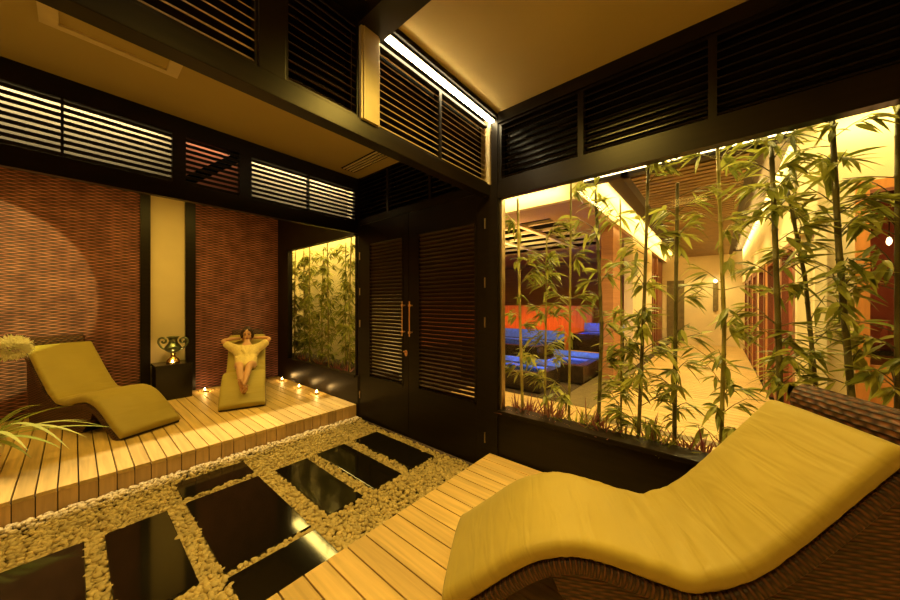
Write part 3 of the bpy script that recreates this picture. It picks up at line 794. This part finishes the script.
    body = fuse(mb, 0.0065, 3)
    body.build('body', M['skin'], t, True)
    for s in (1, -1):
        m2 = MB(); ellipsoid(m2, hc+hr @ Vector((s*0.030, -0.079, 0.010)), (0.013, 0.008, 0.007), hr, 12, 8); m2.build('eye', M['eye'], t, True)
        m2 = MB(); m2.tube([hc+hr @ Vector((s*0.012, -0.087, 0.028)), hc+hr @ Vector((s*0.030, -0.085, 0.034)), hc+hr @ Vector((s*0.047, -0.072, 0.028))], [0.003, 0.005, 0.002], 6); m2.build('eyebrow', M['hair'], t, True)
    m2 = MB(); ellipsoid(m2, hc+hr @ Vector((0, -0.083, -0.058)), (0.024, 0.009, 0.010), hr, 12, 8); m2.build('mouth', M['lip'], t, True)
    # hair: cap over crown and back, a bun of loose hair at the sides
    m2 = MB(); bm = bmesh.new(); bmesh.ops.create_uvsphere(bm, u_segments=28, v_segments=20, radius=1)
    for v in bm.verts:
        p = v.co.copy()
        k = 1+0.05*noise.noise(p*5)
        v.co = hc+hr @ Vector((p.x*0.088*k, 0.026+p.y*0.096*k, 0.030+p.z*0.104*k))
    m2.bm(bm)
    for s in (1, -1):
        m2.tube([hc+hr @ Vector((s*0.035, -0.062, 0.105)), hc+hr @ Vector((s*0.072, -0.040, 0.060)), hc+hr @ Vector((s*0.086, 0.000, -0.02)), hc+hr @ Vector((s*0.080, 0.03, -0.085))], [0.018, 0.024, 0.026, 0.016], 10)
    fuse(m2, 0.007, 3).build('hair', M['hair'], t, True)
    # robe: bodice, sleeves to the forearm, skirt over the thighs
    r = {}
    r['hem'] = (pn(0, 0.70, 0.085), (0.155, 0.075)); r['lap'] = (pn(0, 0.86, 0.10), (0.175, 0.105)); r['hips'] = (pn(0, 1.03, 0.12), (0.170, 0.115)); r['waist'] = (pn(0, 1.18, 0.125), (0.145, 0.108))
    r['bust'] = (pn(0, 1.325, 0.125), (0.160, 0.118)); r['yoke'] = (pn(0, 1.43, 0.11), (0.115, 0.075))
    re = [('hem', 'lap'), ('lap', 'hips'), ('hips', 'waist'), ('waist', 'bust'), ('bust', 'yoke')]
    for s, nm in ((1, 'r'), (-1, 'l')):
        r['sh'+nm] = ((s*0.165, sy-0.005, sz-0.005), 0.082); r['up'+nm] = ((s*0.258, sy+0.0, sz+0.065), 0.074); r['el'+nm] = ((s*0.335, sy+0.012, sz+0.13), 0.068)
        re += [('yoke', 'sh'+nm), ('sh'+nm, 'up'+nm), ('up'+nm, 'el'+nm)]
    v, f = skin_mesh(r, re, 'hips')
    m3 = MB(); m3.add(v, f)
    for s in (1, -1):                                       # lapels crossing in a V
        m3.tube([pn(s*0.070, 1.455, 0.175), pn(s*0.050, 1.36, 0.225), pn(-s*0.035, 1.20, 0.225)], [0.022, 0.026, 0.018], 8)
    m3.tube([pn(0.14, 1.17, 0.17), pn(0.05, 1.15, 0.225), pn(-0.05, 1.15, 0.225), pn(-0.14, 1.17, 0.17)], 0.020, 8)
    rb = fuse(m3, 0.0085, 2)
    for i, p in enumerate(rb.v):                            # folds
        q = Vector(p); a = 0.007*noise.noise(Vector((q.x*16, q.y*6, q.z*6)))
        rb.v[i] = (q.x, q.y-a*0.6, q.z+a)
    rb.build('robe', M['robe'], t, True)
    t.location = lounger.location; t.rotation_euler = lounger.rotation_euler; t.scale = lounger.scale
woman(lg_far)

# ------------------------------------------------------------------ pedestal, urn, candles
t = thing('pedestal', 'black square pedestal carrying the two handled urn in the niche', 'pedestal', (0.97, 6.40, DK))
mb = MB(); mb.box(0.765, 1.180, 6.20, 6.58, DK, 0.69); mb.build('plinth', M['black'], t)
mb = MB(); mb.box(0.755, 1.190, 6.19, 6.59, 0.69, 0.725, 0.004); mb.build('top_slab', M['black'], t)
ux, uy, uz = 0.985, 6.40, 0.725
t = thing('urn', 'green and silver metal urn with two scrolled handles on a black pedestal', 'urn', (ux, uy, uz))
mb = MB(); mb.lathe([(0.0, 0), (0.095, 0.0), (0.10, 0.02), (0.085, 0.06), (0.05, 0.10), (0.032, 0.13)], (ux, uy, uz), 28); mb.build('foot', M['gold'], t, True)
mb = MB(); mb.lathe([(0.032, 0.13), (0.03, 0.15), (0.045, 0.165), (0.032, 0.18)], (ux, uy, uz), 28); mb.build('knop', M['gold'], t, True)
mb = MB(); mb.lathe([(0.032, 0.18), (0.075, 0.20), (0.115, 0.235), (0.125, 0.27), (0.105, 0.31), (0.07, 0.35), (0.055, 0.40), (0.075, 0.455), (0.10, 0.475), (0.09, 0.475), (0.045, 0.40), (0.0, 0.36)], (ux, uy, uz), 32); mb.build('bowl', M['urn'], t, True)
for s in (1, -1):
    pts = []
    for k in range(26):
        a = k/25*1.55*2*PI
        r_ = 0.085*(1-0.62*k/25)
        pts.append((0.165+r_*math.cos(PI*0.9-a*1.0)*1.0, 0.385+r_*math.sin(PI*0.9-a)))
    pts = [(0.085, 0.24), (0.155, 0.26), (0.205, 0.31), (0.235, 0.37), (0.225, 0.43), (0.18, 0.455), (0.135, 0.44), (0.115, 0.40), (0.135, 0.365), (0.17, 0.37), (0.175, 0.40)]
    dx, dy = 0.77, -0.64
    mb = MB(); mb.tube([(ux+s*p[0]*dx, uy+s*p[0]*dy, uz+p[1]) for p in catmull(pts, 4)], 0.016, 10); mb.build('handle', M['urn'], t, True)
for ch in [k for k in bpy.data.objects if k.parent == t]:
    for v in ch.data.vertices: v.co *= 0.84
def candle(x, y, z, label, power=0.9):
    t = thing('tealight', label, 'candle', (x, y, z), 'tealights on the far deck and pedestal')
    mb = MB(); mb.lathe([(0.0, 0.0), (0.026, 0.0), (0.034, 0.028), (0.031, 0.028), (0.025, 0.012), (0.0, 0.012)], (x, y, z), 18); mb.build('holder', M['pot'], t, True)
    mb = MB(); mb.lathe([(0.0, 0.013), (0.023, 0.013), (0.022, 0.022), (0.0, 0.020)], (x, y, z), 16); wx = mb.build('wax', M['wax'], t, True)
    mb = MB(); mb.lathe([(0.0, 0.022), (0.008, 0.030), (0.010, 0.038), (0.006, 0.052), (0.0, 0.066)], (x, y, z), 10); mb.build('flame', M['flame'], wx, True)
    point('tealight_glow', (x, y, z+0.075), power, (1.0, 0.55, 0.16), 0.012)
candle(1.373, 6.36, DK, 'tealight on the deck by the wicker wall, left of the woman', 1.6)
candle(2.49, 6.18, DK, 'tealight on the deck in the corner behind the woman, farthest from the door', 1.3)
candle(2.46, 5.42, DK, 'middle one of three tealights on the deck under the bamboo window', 1.1)
candle(2.48, 4.86, DK, 'tealight on the deck under the bamboo window, nearest the doors', 1.1)
candle(0.955, 6.245, 0.725, 'tealight on the black pedestal in front of the urn', 1.3)

# ------------------------------------------------------------------ potted flower at the left
fx, fy = -0.56, 4.72
t = thing('potted_plant', 'potted plant with strap leaves and a round cream flower head', 'plant', (fx, fy, DK))
mb = MB(); mb.lathe([(0.0, 0.0), (0.12, 0.0), (0.17, 0.16), (0.185, 0.27), (0.19, 0.285), (0.172, 0.285), (0.16, 0.25), (0.0, 0.25)], (fx, fy, DK), 32); mb.build('pot', M['pot'], t, True)
mb = MB(); mb.lathe([(0.165, 0.252), (0.10, 0.262), (0.0, 0.265)], (fx, fy, DK), 20); mb.build('soil', M['soil'], t)
rnd = random.Random(11); mb = MB()
for k in range(26):
    a = rnd.uniform(0, 2*PI); el = rnd.uniform(0.35, 1.1); L = rnd.uniform(0.45, 0.75)
    d = Vector((math.cos(a)*math.cos(el), math.sin(a)*math.cos(el), math.sin(el)))
    mb.blade((fx+0.06*math.cos(a), fy+0.06*math.sin(a), DK+0.255), d, L, rnd.uniform(0.03, 0.048), (0, 0, 1), rnd.uniform(0.35, 0.75), 10, 0.2)
for a, el, L, dr in ((-0.75, 0.62, 1.0, 0.55), (-0.95, 0.45, 0.9, 0.42), (-0.55, 0.35, 0.95, 0.30), (-0.85, 0.8, 1.1, 0.75), (-0.4, 0.55, 0.9, 0.5), (-0.65, 0.5, 0.85, 0.30), (-1.1, 0.7, 0.9, 0.6)):
    d = Vector((math.cos(a)*math.cos(el), math.sin(a)*math.cos(el), math.sin(el)))
    mb.blade((fx+0.05*math.cos(a), fy+0.05*math.sin(a), DK+0.255), d, L, 0.042, (0, 0, 1), dr, 12, 0.2)
mb.build('leaves', M['leaf_long'], t)
fc = Vector((-0.345, 4.62, 1.25))
mb = MB(); mb.tube([(fx, fy, DK+0.25), (fx+0.01, fy-0.01, 0.75), (fx+0.06, fy-0.04, 1.0), tuple(fc)], [0.011, 0.010, 0.009, 0.008], 8); st_ = mb.build('stem', M['leaf_long'], t, True)
mb = MB()
for k in range(330):
    z = 1-2*(k+0.5)/330; a = k*2.39996
    d = Vector((math.sqrt(1-z*z)*math.cos(a), math.sqrt(1-z*z)*math.sin(a), z*0.8))
    mb.blade(fc+d*0.068, d+Vector((rnd.uniform(-.2, .2), rnd.uniform(-.2, .2), rnd.uniform(-.1, .2))), rnd.uniform(0.05, 0.072), 0.030, (0.3, 0.2, 1), -0.12, 3, 0.5)
mb.build('flower_head', M['petal'], st_)

# ------------------------------------------------------------------ planters with bamboo
struct(MB().box(XD+0.16, XD+0.43, YB, 1.6, -0.1, 0.48), 'trim_20', M['wood'])
struct(MB().box(XD+0.16, XD+0.42, YB, 1.58, 0.48, 0.50), 'trim_21', M['soil'])
def rot_dir(a, el): return Vector((math.cos(a)*math.cos(el), math.sin(a)*math.cos(el), math.sin(el)))
def cane(pts, rad, stem_mat, label, seed, tiers, group, leafL=0.18, cat='bamboo', lw=0.029, dense=1.0, xmin=XD+0.085):
    """a bamboo stem with knuckles, twigs and sprays of lance leaves"""
    r = random.Random(seed); P = [Vector(p) for p in pts]
    def at(z):
        for a, b in zip(P, P[1:]):
            if a.z <= z <= b.z: return a.lerp(b, (z-a.z)/(b.z-a.z))
        return P[0].copy() if z < P[0].z else P[-1].copy()
    base = P[0]
    t = thing('bamboo', label, cat, base, group)
    mb = MB(); z = base.z; top = P[-1].z; path = []; rr = []
    while z < top:
        for dz, k in ((0, 1.0), (0.006, 1.22), (0.014, 1.0), (0.10, 0.95)):
            if z+dz < top: path.append(at(z+dz)); rr.append(rad*k*(1-0.25*(z+dz-base.z)/(top-base.z)))
        z += r.uniform(0.17, 0.23)
    path.append(at(top)); rr.append(rad*0.6)
    mb.tube(path, rr, 8)
    fol = MB(); tw = mb
    for z, amount in tiers:
        for j in range(max(2, int(3*dense*amount+0.5))):
            zz = z+r.uniform(-0.10, 0.10)
            if zz > top: zz = top-0.01
            o = at(zz); a = r.uniform(0, 2*PI); el = r.uniform(0.15, 0.95)
            d = rot_dir(a, el); d.x *= 0.55; L = r.uniform(0.10, 0.26)
            tip = o+d*L
            tw.tube([o, o+d*L*0.5+Vector((0, 0, 0.01)), tip], [0.0035, 0.003, 0.002], 5)
            for q in range(r.randint(6, 9)):
                f = r.uniform(0.35, 1.0); c = o+d*L*f
                a2 = a+r.uniform(-0.8, 0.8); e2 = r.uniform(-0.75, 0.30)
                ld = rot_dir(a2, e2); ld.x *= 0.6
                fol.blade(c, ld, leafL*r.uniform(0.7, 1.2), lw*r.uniform(0.8, 1.25), (r.uniform(-.5, .5), r.uniform(-.5, .5), 1), r.uniform(0.05, 0.35), 5, 0.25)
    tw.v = [(max(p[0], xmin), p[1], p[2]) for p in tw.v]; mb.build('stem', M[stem_mat], t, True)
    fol.v = [(max(p[0], xmin), p[1], p[2]) for p in fol.v]; fol.build('leaves', M['leaf'], t)
    return t
G1 = 'bamboo canes behind the long glazing'
zs = 0.50
CN = [
 ([(2.82, 1.455, zs), (2.80, 1.48, 1.67), (2.80, 1.50, 2.66)], 0.016, 'cane_pale', 'pale bamboo cane nearest the corner post', [(2.3, .8), (1.95, .7), (1.75, .8), (1.45, 1), (1.1, .8), (0.85, .5)], 1.0),
 ([(2.95, 1.29, zs), (2.95, 1.28, 1.28), (2.95, 1.27, 2.30)], 0.011, 'cane', 'short leafy bamboo cane in front of the blue pool', [(2.25, 1), (2.0, 1.2), (1.8, 1.2), (1.5, 1.5), (1.25, 1), (0.95, 1), (0.75, 1)], 1.2),
 ([(2.85, 1.02, zs), (2.85, 1.01, 1.67), (2.85, 1.00, 2.85)], 0.012, 'cane', 'slim bamboo cane with sparse leaves, third from the corner post', [(2.62, .7), (2.0, .8), (1.6, 1), (1.2, .7), (0.8, .8)], 1.0),
 ([(2.90, 0.79, zs), (2.90, 0.76, 1.41), (2.90, 0.81, 2.60)], 0.017, 'cane_dark', 'darker bamboo cane crossing the left cove light', [(2.5, 1), (2.2, .8), (1.75, .8), (1.4, .8), (1.1, .8)], 1.0),
 ([(2.98, 0.63, zs), (3.00, 0.63, 1.50), (3.00, 0.64, 2.52)], 0.009, 'cane', 'thinnest bamboo cane in front of the red brown column', [(2.3, .8), (1.9, .9), (1.5, 1), (1.2, 1.3), (0.95, 1.3), (0.75, 1.4)], 1.1),
 ([(2.80, 0.475, zs), (2.80, 0.43, 1.74), (2.80, 0.40, 2.90)], 0.014, 'cane_dark', 'leaning bamboo cane at the left edge of the corridor floor', [(2.62, 1), (2.1, 1.1), (1.75, 1), (1.45, 1.4), (1.2, 1.5), (0.95, 1.4), (0.75, 1.2)], 1.2),
 ([(2.85, 0.25, zs), (2.85, 0.24, 1.74), (2.85, 0.23, 2.52)], 0.015, 'cane_dark', 'bamboo cane cut off below the slatted ceiling light', [(2.35, 1), (2.05, .8), (1.7, .8), (1.35, 1), (1.05, 1.1), (0.8, 1.1)], 1.0),
 ([(2.95, -0.01, zs), (2.95, -0.03, 1.45), (2.95, 0.01, 2.88)], 0.014, 'cane', 'tall straight bamboo cane in front of the corridor end wall', [(2.6, 1), (2.1, .9), (1.75, .8), (1.4, 1), (1.15, 1.2), (0.9, 1.3), (0.72, 1.2)], 1.05),
 ([(2.80, -0.30, zs), (2.80, -0.27, 1.91), (2.80, -0.25, 2.62)], 0.017, 'cane_dark', 'thick bamboo cane left of the corridor doors, topped with leaves', [(2.58, 1.3), (2.35, 1.2), (2.1, 1), (1.75, .9), (1.45, 1.2), (1.2, 1.2)], 1.1),
 ([(2.98, -0.50, zs), (3.00, -0.42, 1.79), (3.00, -0.34, 2.40)], 0.013, 'cane_dark', 'leaning bamboo cane in front of the corridor doors', [(2.35, 1), (2.2, 1), (2.0, 1.2), (1.75, 1), (1.45, 1), (1.2, 1)], 1.1),
 ([(2.80, -0.60, zs), (2.80, -0.52, 1.94), (2.80, -0.49, 2.85)], 0.017, 'cane_dark', 'thick dark bamboo cane in front of the cream corridor wall', [(2.62, 1.2), (2.35, 1), (2.1, 1.3), (1.75, 1), (1.5, .9), (1.25, .9)], 1.1),
 ([(2.86, -0.735, zs), (2.86, -0.735, 1.92), (2.86, -0.735, 2.85)], 0.014, 'cane_dark', 'rightmost bamboo cane beside the orange door frame', [(2.7, .9), (2.25, 1.4), (2.0, 1.5), (1.75, 1.5), (1.45, 1.4), (1.2, 1.4)], 1.3),
]
for i, (pts, rad, sm, lb, tiers, dn) in enumerate(CN):
    cane(pts, rad, sm, lb, 40+i, tiers, G1, 0.140, dense=dn*1.4)
def tuft(x, y, z, label, seed, purple=True, L=0.17, n=26):
    r = random.Random(seed)
    mb = MB()
    for k in range(n):
        a = r.uniform(0, 2*PI); el = r.uniform(0.6, 1.45)
        mb.blade((x+r.uniform(-.02, .02), y+r.uniform(-.02, .02), z), rot_dir(a, el), L*r.uniform(0.6, 1.15), 0.013, (r.uniform(-1, 1), r.uniform(-1, 1), 0.4), r.uniform(0.0, 0.3), 4, 0.2)
    o = mb.build('grass_tuft', M['leaf_purple' if purple else 'leaf'], origin=(x, y, z)); return tag(o, label, 'plant', 'low grass tufts along the windowsill')
TF = [(1.49, True, 'purple grass tuft in the corner by the glazing post'), (1.38, True, 'second purple grass tuft from the glazing post'),
      (1.22, True, 'purple grass tuft below the blue pool'), (1.12, True, 'purple grass tuft left of the third bamboo cane'),
      (0.93, False, 'green grass tuft right of the third bamboo cane'), (0.84, True, 'purple grass tuft left of the darker fourth cane'),
      (0.71, True, 'purple grass tuft right of the darker fourth cane'), (0.56, False, 'green grass tuft below the corridor floor edge'),
      (0.42, True, 'purple grass tuft at the foot of the leaning cane'), (0.33, False, 'green grass tuft between the sixth and seventh canes'),
      (0.17, True, 'purple grass tuft right of the seventh cane'), (0.08, True, 'purple grass tuft left of the tall straight cane'),
      (-0.09, True, 'purple grass tuft right of the tall straight cane'), (-0.18, False, 'green grass tuft just left of the lounger back')]
for i, (y, pu, lb) in enumerate(TF):
    tuft(2.80+0.05*((i*7) % 3-1), y, zs, lb, 70+i, pu, 0.30, 40)
# far window alcove: lit wall, planter, dense bamboo
struct(MB().box(3.45, 3.52, 3.6, 7.5, 0.0, 3.4), 'wall_alcove', M['plaster'])
struct(MB().box(XD+0.08, 3.45, 7.40, 7.5, 0.0, 3.4), 'wall_alcove_end', M['plaster'])
struct(MB().box(XD+0.10, 3.45, 4.0, 7.40, 0.0, 0.50), 'trim_22', M['soil'])
struct(MB().box(XD+0.08, 3.52, 3.6, 7.5, 3.4, 3.5), 'ceiling_alcove', M['ceiling'])
AL = [(2.95, 4.28, 'bamboo cane in the far window, nearest the doors'), (3.08, 4.55, 'bamboo cane in the far window, second from the doors'),
      (2.95, 4.83, 'bamboo cane in the far window, third from the doors'), (3.02, 5.12, 'bamboo cane in the far window, fourth from the doors'),
      (2.95, 5.40, 'bamboo cane in the far window, fourth from its left end'), (3.02, 5.68, 'bamboo cane in the far window, third from its left end'),
      (2.95, 5.92, 'bamboo cane in the far window, second from its left end'), (3.0, 6.18, 'bamboo cane in the far window, at its left end')]
for i, (x, y, lb) in enumerate(AL):
    y = 4.66+(y-4.28)*1.24
    tp = [2.9, 2.7, 2.95, 2.6, 2.9, 2.7, 2.9, 2.6][i]
    cane([(x, y, 0.5), (x, y+0.02, 1.6), (x, y+0.05*((i % 3)-1), tp)], 0.014, 'cane', lb, 120+i, [(z, 1) for z in (2.45, 2.2, 1.95, 1.7, 1.5, 1.3, 1.1, 0.9, 0.75)], 'bamboo canes in the far window', 0.16, dense=2.0)
for i, (y, lb) in enumerate(((4.15, 'purple grass tuft in the far window, nearest the doors'), (4.45, 'purple grass tuft in the far window, second from the doors'), (4.95, 'purple grass tuft in the middle of the far window'), (5.55, 'purple grass tuft in the far window, towards its left end'))):
    tuft(2.78, y*1.08, 0.5, lb, 150+i, True, 0.26, 26)

# ------------------------------------------------------------------ corridor behind the glazing
FZ = 0.10
def ybox_boards(mb, x0, x1, y0, y1, z0, z1, bw):
    x = x0
    while x < x1:
        mb.box(x, min(x+bw-0.006, x1), y0, y1, z0, z1); x += bw
mb = MB(); ybox_boards(mb, 3.18, 15.0, -0.62, 1.42, FZ-0.04, FZ, 0.14); ybox_boards(mb, 3.18, 4.86, 1.425, 3.55, FZ-0.04, FZ, 0.14); ybox_boards(mb, 3.18, 4.85, -3.2, -0.625, FZ-0.04, FZ, 0.14)
struct(mb, 'floor_corridor', M['floor_out'])
struct(MB().box(3.18, 16.0, -3.6, 8.0, -0.15, FZ-0.045), 'floor_base', M['under'])
struct(MB().box(4.42, 4.58, -0.62, 1.42, FZ-0.02, FZ+0.004), 'trim_23', M['strip'])  # darker olive band across the floor boards
mb = MB(); mb.box(4.87, 8.6, 1.425, 1.95, FZ-0.04, FZ+0.002); struct(mb, 'floor_pool_edge', M['strip'])
struct(MB().box(15.0, 15.1, -1.0, 2.6, 0, 3.5), 'wall_corridor_end', M['plaster'])
mb = MB(); mb.box(4.70, 15.0, -0.74, -0.62, 2.34, 3.5); mb.box(4.70, 15.0, -0.80, -0.72, 0.0, 2.34); struct(mb, 'wall_corridor_right', M['plaster'])
# doors along the right of the corridor
dn = ['nearest', 'second', 'third', 'fourth', 'fifth', 'sixth']
for i in range(6):
    x0 = 4.95+i*1.5
    d = struct_empty('door_%d' % (3+i), (x0+0.5, -0.70, FZ))
    mb = MB(); mb.box(x0, x0+0.16, -0.72, -0.62, FZ, 2.34); mb.box(x0+0.94, x0+1.10, -0.72, -0.62, FZ, 2.34); mb.box(x0+0.16, x0+0.94, -0.72, -0.62, 2.24, 2.34); mb.build('frame', M['redwood'], d)
    mb = MB(); mb.box(x0+0.16, x0+0.94, -0.715, -0.68, FZ, 2.24); mb.build('leaf', M['dark_red'], d)
    mb = MB(); mb.tube([(x0+0.25, -0.66, 1.0), (x0+0.25, -0.66, 1.35)], 0.012, 8); mb.build('handle', M['metal'], d)
    struct(MB().box(x0+1.16, x0+1.44, -0.72, -0.63, FZ, 2.34), 'trim_%d' % (30+i), M['orange' if i % 2 else 'plaster'])
t = thing('wall_sconce', 'slim dark wall sconce with a small lit bulb on the corridor end wall', 'lamp', (14.98, 0.09, 1.4))
mb = MB(); mb.box(14.94, 15.0, 0.02, 0.16, 1.35, 2.40, 0.01); mb.build('back_plate', M['strip'], t)
mb = MB(); mb.lathe([(0, -0.06), (0.05, -0.03), (0.06, 0.02), (0.03, 0.07), (0, 0.08)], (14.88, 0.09, 2.42), 14); mb.build('bulb', M['led_cove'], t, True)
# ceiling over walkway and corridor
struct(MB().box(XD+0.10, 4.86, -3.6, 8.0, CZ+0.01, CZ+0.1), 'ceiling_walkway', M['ceiling'])
struct(MB().box(4.86, 15.0, -0.72, 1.27, CZ+0.02, CZ+0.1), 'ceiling_corridor', M['under'])
struct(MB().box(4.86, 15.0, 1.275, 1.6, CZ+0.02, CZ+0.1), 'ceiling_cove', M['plaster'])
mb = MB(); mb.box(4.80, 4.92, -0.60, 1.50, 3.36, CZ+0.02); mb.box(4.80, 15.0, 0.93, 1.02, 3.36, CZ+0.02); mb.box(4.80, 15.0, -0.36, -0.27, 3.36, CZ+0.02)
struct(mb, 'trim_24', M['wood'])
t = thing('slatted_ceiling', 'slatted timber ceiling raft running down the corridor', 'ceiling panel', (9.9, 0.33, 3.38))
mb = MB(); x = 5.0
while x < 14.9:
    mb.box(x, x+0.10, -0.27, 0.93, 3.36, 3.395); x += 0.15
mb.build('slats', M['slat_ceiling'], t)
mb = MB(); mb.box(4.98, 14.95, -0.25, 0.91, 3.40, 3.415); mb.build('backing', M['redwood'], t)
t = thing('light_strip', 'cove light strip across the near end of the corridor ceiling', 'strip light', (4.78, 0.4, 3.40))
mb = MB(); mb.box(4.765, 4.80, -0.60, 1.5, 3.41, 3.43); mb.build('diffuser', M['led_cove'], t)
# cream fascia above the pool hall and its lower mauve soffit
mb = MB(); mb.box(4.85, 4.95, 1.54, 8.0, 3.21, CZ+0.02); mb.box(4.95, 15.0, 1.54, 1.62, 3.21, CZ+0.02); struct(mb, 'trim_25', M['plaster'])
mb = MB(); mb.box(4.95, 5.7, 1.62, 8.0, 3.215, 3.26); mb.box(5.7, 13.0, 1.62, 2.40, 3.215, 3.26); mb.box(9.3, 13.0, 2.40, 8.0, 3.215, 3.26); struct(mb, 'ceiling_pool_soffit', M['mauve'])
struct(MB().box(4.95, 13.0, 1.62, 8.0, 3.9, 3.95), 'ceiling_pool', M['coping'])
t = thing('ceiling_grid', 'lit timber grid in the dark ceiling opening over the pool', 'ceiling grid', (7.5, 4.5, 3.3))
mb = MB()
for x in (6.1, 6.75, 7.4, 8.05, 8.7): mb.box(x, x+0.06, 2.40, 8.0, 3.24, 3.30)
for y in (3.05, 4.2, 5.4): mb.box(5.7, 9.3, y, y+0.10, 3.19, 3.24)
mb.build('bars', M['plaster'], t)
area('ceiling_grid_lamp', (7.2, 4.2, 2.7), 1.5, 1.5, 34, WARM, (PI, 0, 0))
# pool hall walls and columns
struct(MB().box(13.0, 13.1, 1.62, 8.2, 0, 3.95), 'wall_pool_back', M['brick'])
struct(MB().box(4.9, 13.1, 8.0, 8.1, 0, 3.95), 'wall_pool_left', M['brick'])
struct(MB().box(7.0, 7.75, 1.62, 1.85, FZ, 3.215), 'column_1', M['brick'])
struct(MB().box(8.6, 11.4, 1.56, 1.75, FZ, 3.215), 'wall_pool_right', M['plaster'])
mb = MB()
for x in (11.6, 12.1, 12.6): mb.box(x, x+0.16, 1.56, 1.66, FZ, 2.6)
mb.box(11.4, 15.0, 1.70, 1.75, FZ, 3.2); struct(mb, 'trim_26', M['redwood'])
mb = MB(); mb.box(14.98, 15.0, 1.0, 1.55, FZ, 2.5); struct(mb, 'door_9', M['strip'])
struct(MB().box(10.4, 10.6, 3.0, 8.0, FZ, 1.55), 'wall_pool_low', M['orange'])
# raised whirlpools
def basin(label, x0, x1, y0, y1, z0, zt, group, glow, riser=0.12, depth=0.18):
    t = thing('whirlpool', label, 'pool', ((x0+x1)/2, (y0+y1)/2, z0), group)
    w_ = 0.16
    mb = MB(); mb.box(x0, x0+w_, y0, y1, z0, zt, 0.01); mb.box(x1-w_, x1, y0, y1, z0, zt, 0.01); mb.box(x0+w_, x1-w_, y0, y0+w_, z0, zt, 0.01); mb.box(x0+w_, x1-w_, y1-w_, y1, z0, zt, 0.01)
    mb.build('coping', M['coping'], t)
    mb = MB(); mb.box(x0+w_, x1-w_, y0+w_, y1-w_, zt-depth-0.02, zt-depth)
    mb.box(x1-w_-0.01, x1-w_, y0+w_, y1-w_, zt-depth, zt-0.01); mb.box(x0+w_, x1-w_, y1-w_-0.01, y1-w_, zt-depth, zt-0.01)
    mb.build('tiled_floor', M['tile_blue'], t)
    mb = MB(); mb.box(x0+w_, x1-w_-0.01, y0+w_, y1-w_-0.01, zt-0.045, zt-0.04); mb.build('water', M['water'], t)
    mb = MB(); mb.box(x1-0.03, x1, y0, y1, zt, zt+riser); mb.build('tiled_riser', M['tile_blue'], t)
    for k, (fx_, fy_) in enumerate(((0.6, 0.3), (0.75, 0.7))):
        spot('pool_lamp', (x0+0.22, y0+(y1-y0)*fy_, zt-0.06), (x1, y0+(y1-y0)*fy_, zt-0.02), glow*4, 95, 0.4, (0.06, 0.16, 1.0), 0.03)
basin('long blue lit whirlpool basin nearest the glazing', 5.2, 6.1, 2.35, 4.1, FZ-0.02, 0.40, 'blue lit whirlpools', 14, 0.10)
basin('raised blue lit whirlpool behind the nearest basin', 6.9, 8.6, 3.2, 5.4, FZ-0.02, 0.62, 'blue lit whirlpools', 20, 0.25)
basin('small blue lit whirlpool beside the corridor edge', 6.3, 7.4, 1.98, 3.0, FZ-0.02, 0.42, 'blue lit whirlpools', 14, 0.12)
basin('farthest blue lit whirlpool by the red wall', 9.0, 10.3, 2.0, 3.2, FZ-0.02, 0.78, 'blue lit whirlpools', 20, 0.25)
t = thing('pool_step', 'tan stone step block between the blue pools', 'step', (7.8, 2.6, FZ))
mb = MB(); mb.box(7.6, 8.5, 2.1, 3.05, FZ-0.02, 0.40, 0.01); mb.build('block', M['deck_z'], t)
# cream facade wall at the right with an orange framed doorway
mb = MB()
mb.box(4.85, 4.95, -1.00, -0.62, 0.0, CZ+0.02); mb.box(4.85, 4.95, -3.5, -1.0, 2.79, CZ+0.02); mb.box(4.85, 4.95, -3.5, -2.2, 0.0, 2.79)
struct(mb, 'wall_facade', M['plaster'])
mb = MB(); mb.box(4.82, 4.97, -1.085, -1.0, FZ, 2.79); mb.box(4.82, 4.97, -2.2, -2.115, FZ, 2.79); mb.box(4.82, 4.97, -2.115, -1.085, 2.70, 2.79); mb.box(4.86, 4.94, -1.28, -1.085, FZ, 1.05)
struct(mb, 'door_10', M['orange'])
mb = MB(); mb.box(6.6, 6.7, -3.4, -0.8, 0, 3.2); struct(mb, 'wall_bar_back', M['dark_red'])
struct(MB().box(4.95, 6.7, -3.4, -0.8, 3.0, 3.1), 'ceiling_bar', M['coping'])
t = thing('counter', 'dark counter inside the orange framed doorway', 'counter', (5.6, -1.6, FZ))
mb = MB(); mb.box(5.4, 5.9, -2.4, -0.95, FZ-0.02, 1.10); mb.build('body', M['redwood'], t)
mb = MB(); mb.box(5.35, 5.95, -2.45, -0.9, 1.10, 1.15, 0.005); mb.build('worktop', M['black'], t)
mb = MB(); mb.lathe([(0, 0), (0.035, 0), (0.037, 0.16), (0.013, 0.22), (0.013, 0.29), (0, 0.29)], (5.55, -1.35, 1.15), 14)
tag(mb.build('bottle', M['dark_red'], origin=(5.55, -1.35, 1.15), smooth=True), 'red bottle on the dark counter in the orange framed doorway', 'bottle')
for i, (y, z, lb) in enumerate(((-1.10, 2.30, 'small lamp hanging in the orange framed doorway, left one'), (-1.24, 2.36, 'small lamp hanging in the orange framed doorway, middle one'), (-1.36, 2.28, 'small lamp hanging in the orange framed doorway, right one'))):
    t = thing('pendant_lamp', lb, 'lamp', (5.5, y, z), 'pendant lamps in the doorway')
    mb = MB(); mb.tube([(5.5, y, z+0.05), (5.5, y, 3.0)], 0.004, 6); mb.build('cord', M['black'], t)
    mb = MB(); mb.lathe([(0, -0.04), (0.016, -0.02), (0.02, 0.01), (0.012, 0.04), (0, 0.05)], (5.5, y, z), 14); mb.build('bulb', M['led_cove'], t, True)
point('bar_glow', (5.5, -1.3, 2.0), 14, (1.0, 0.5, 0.16), 0.08)
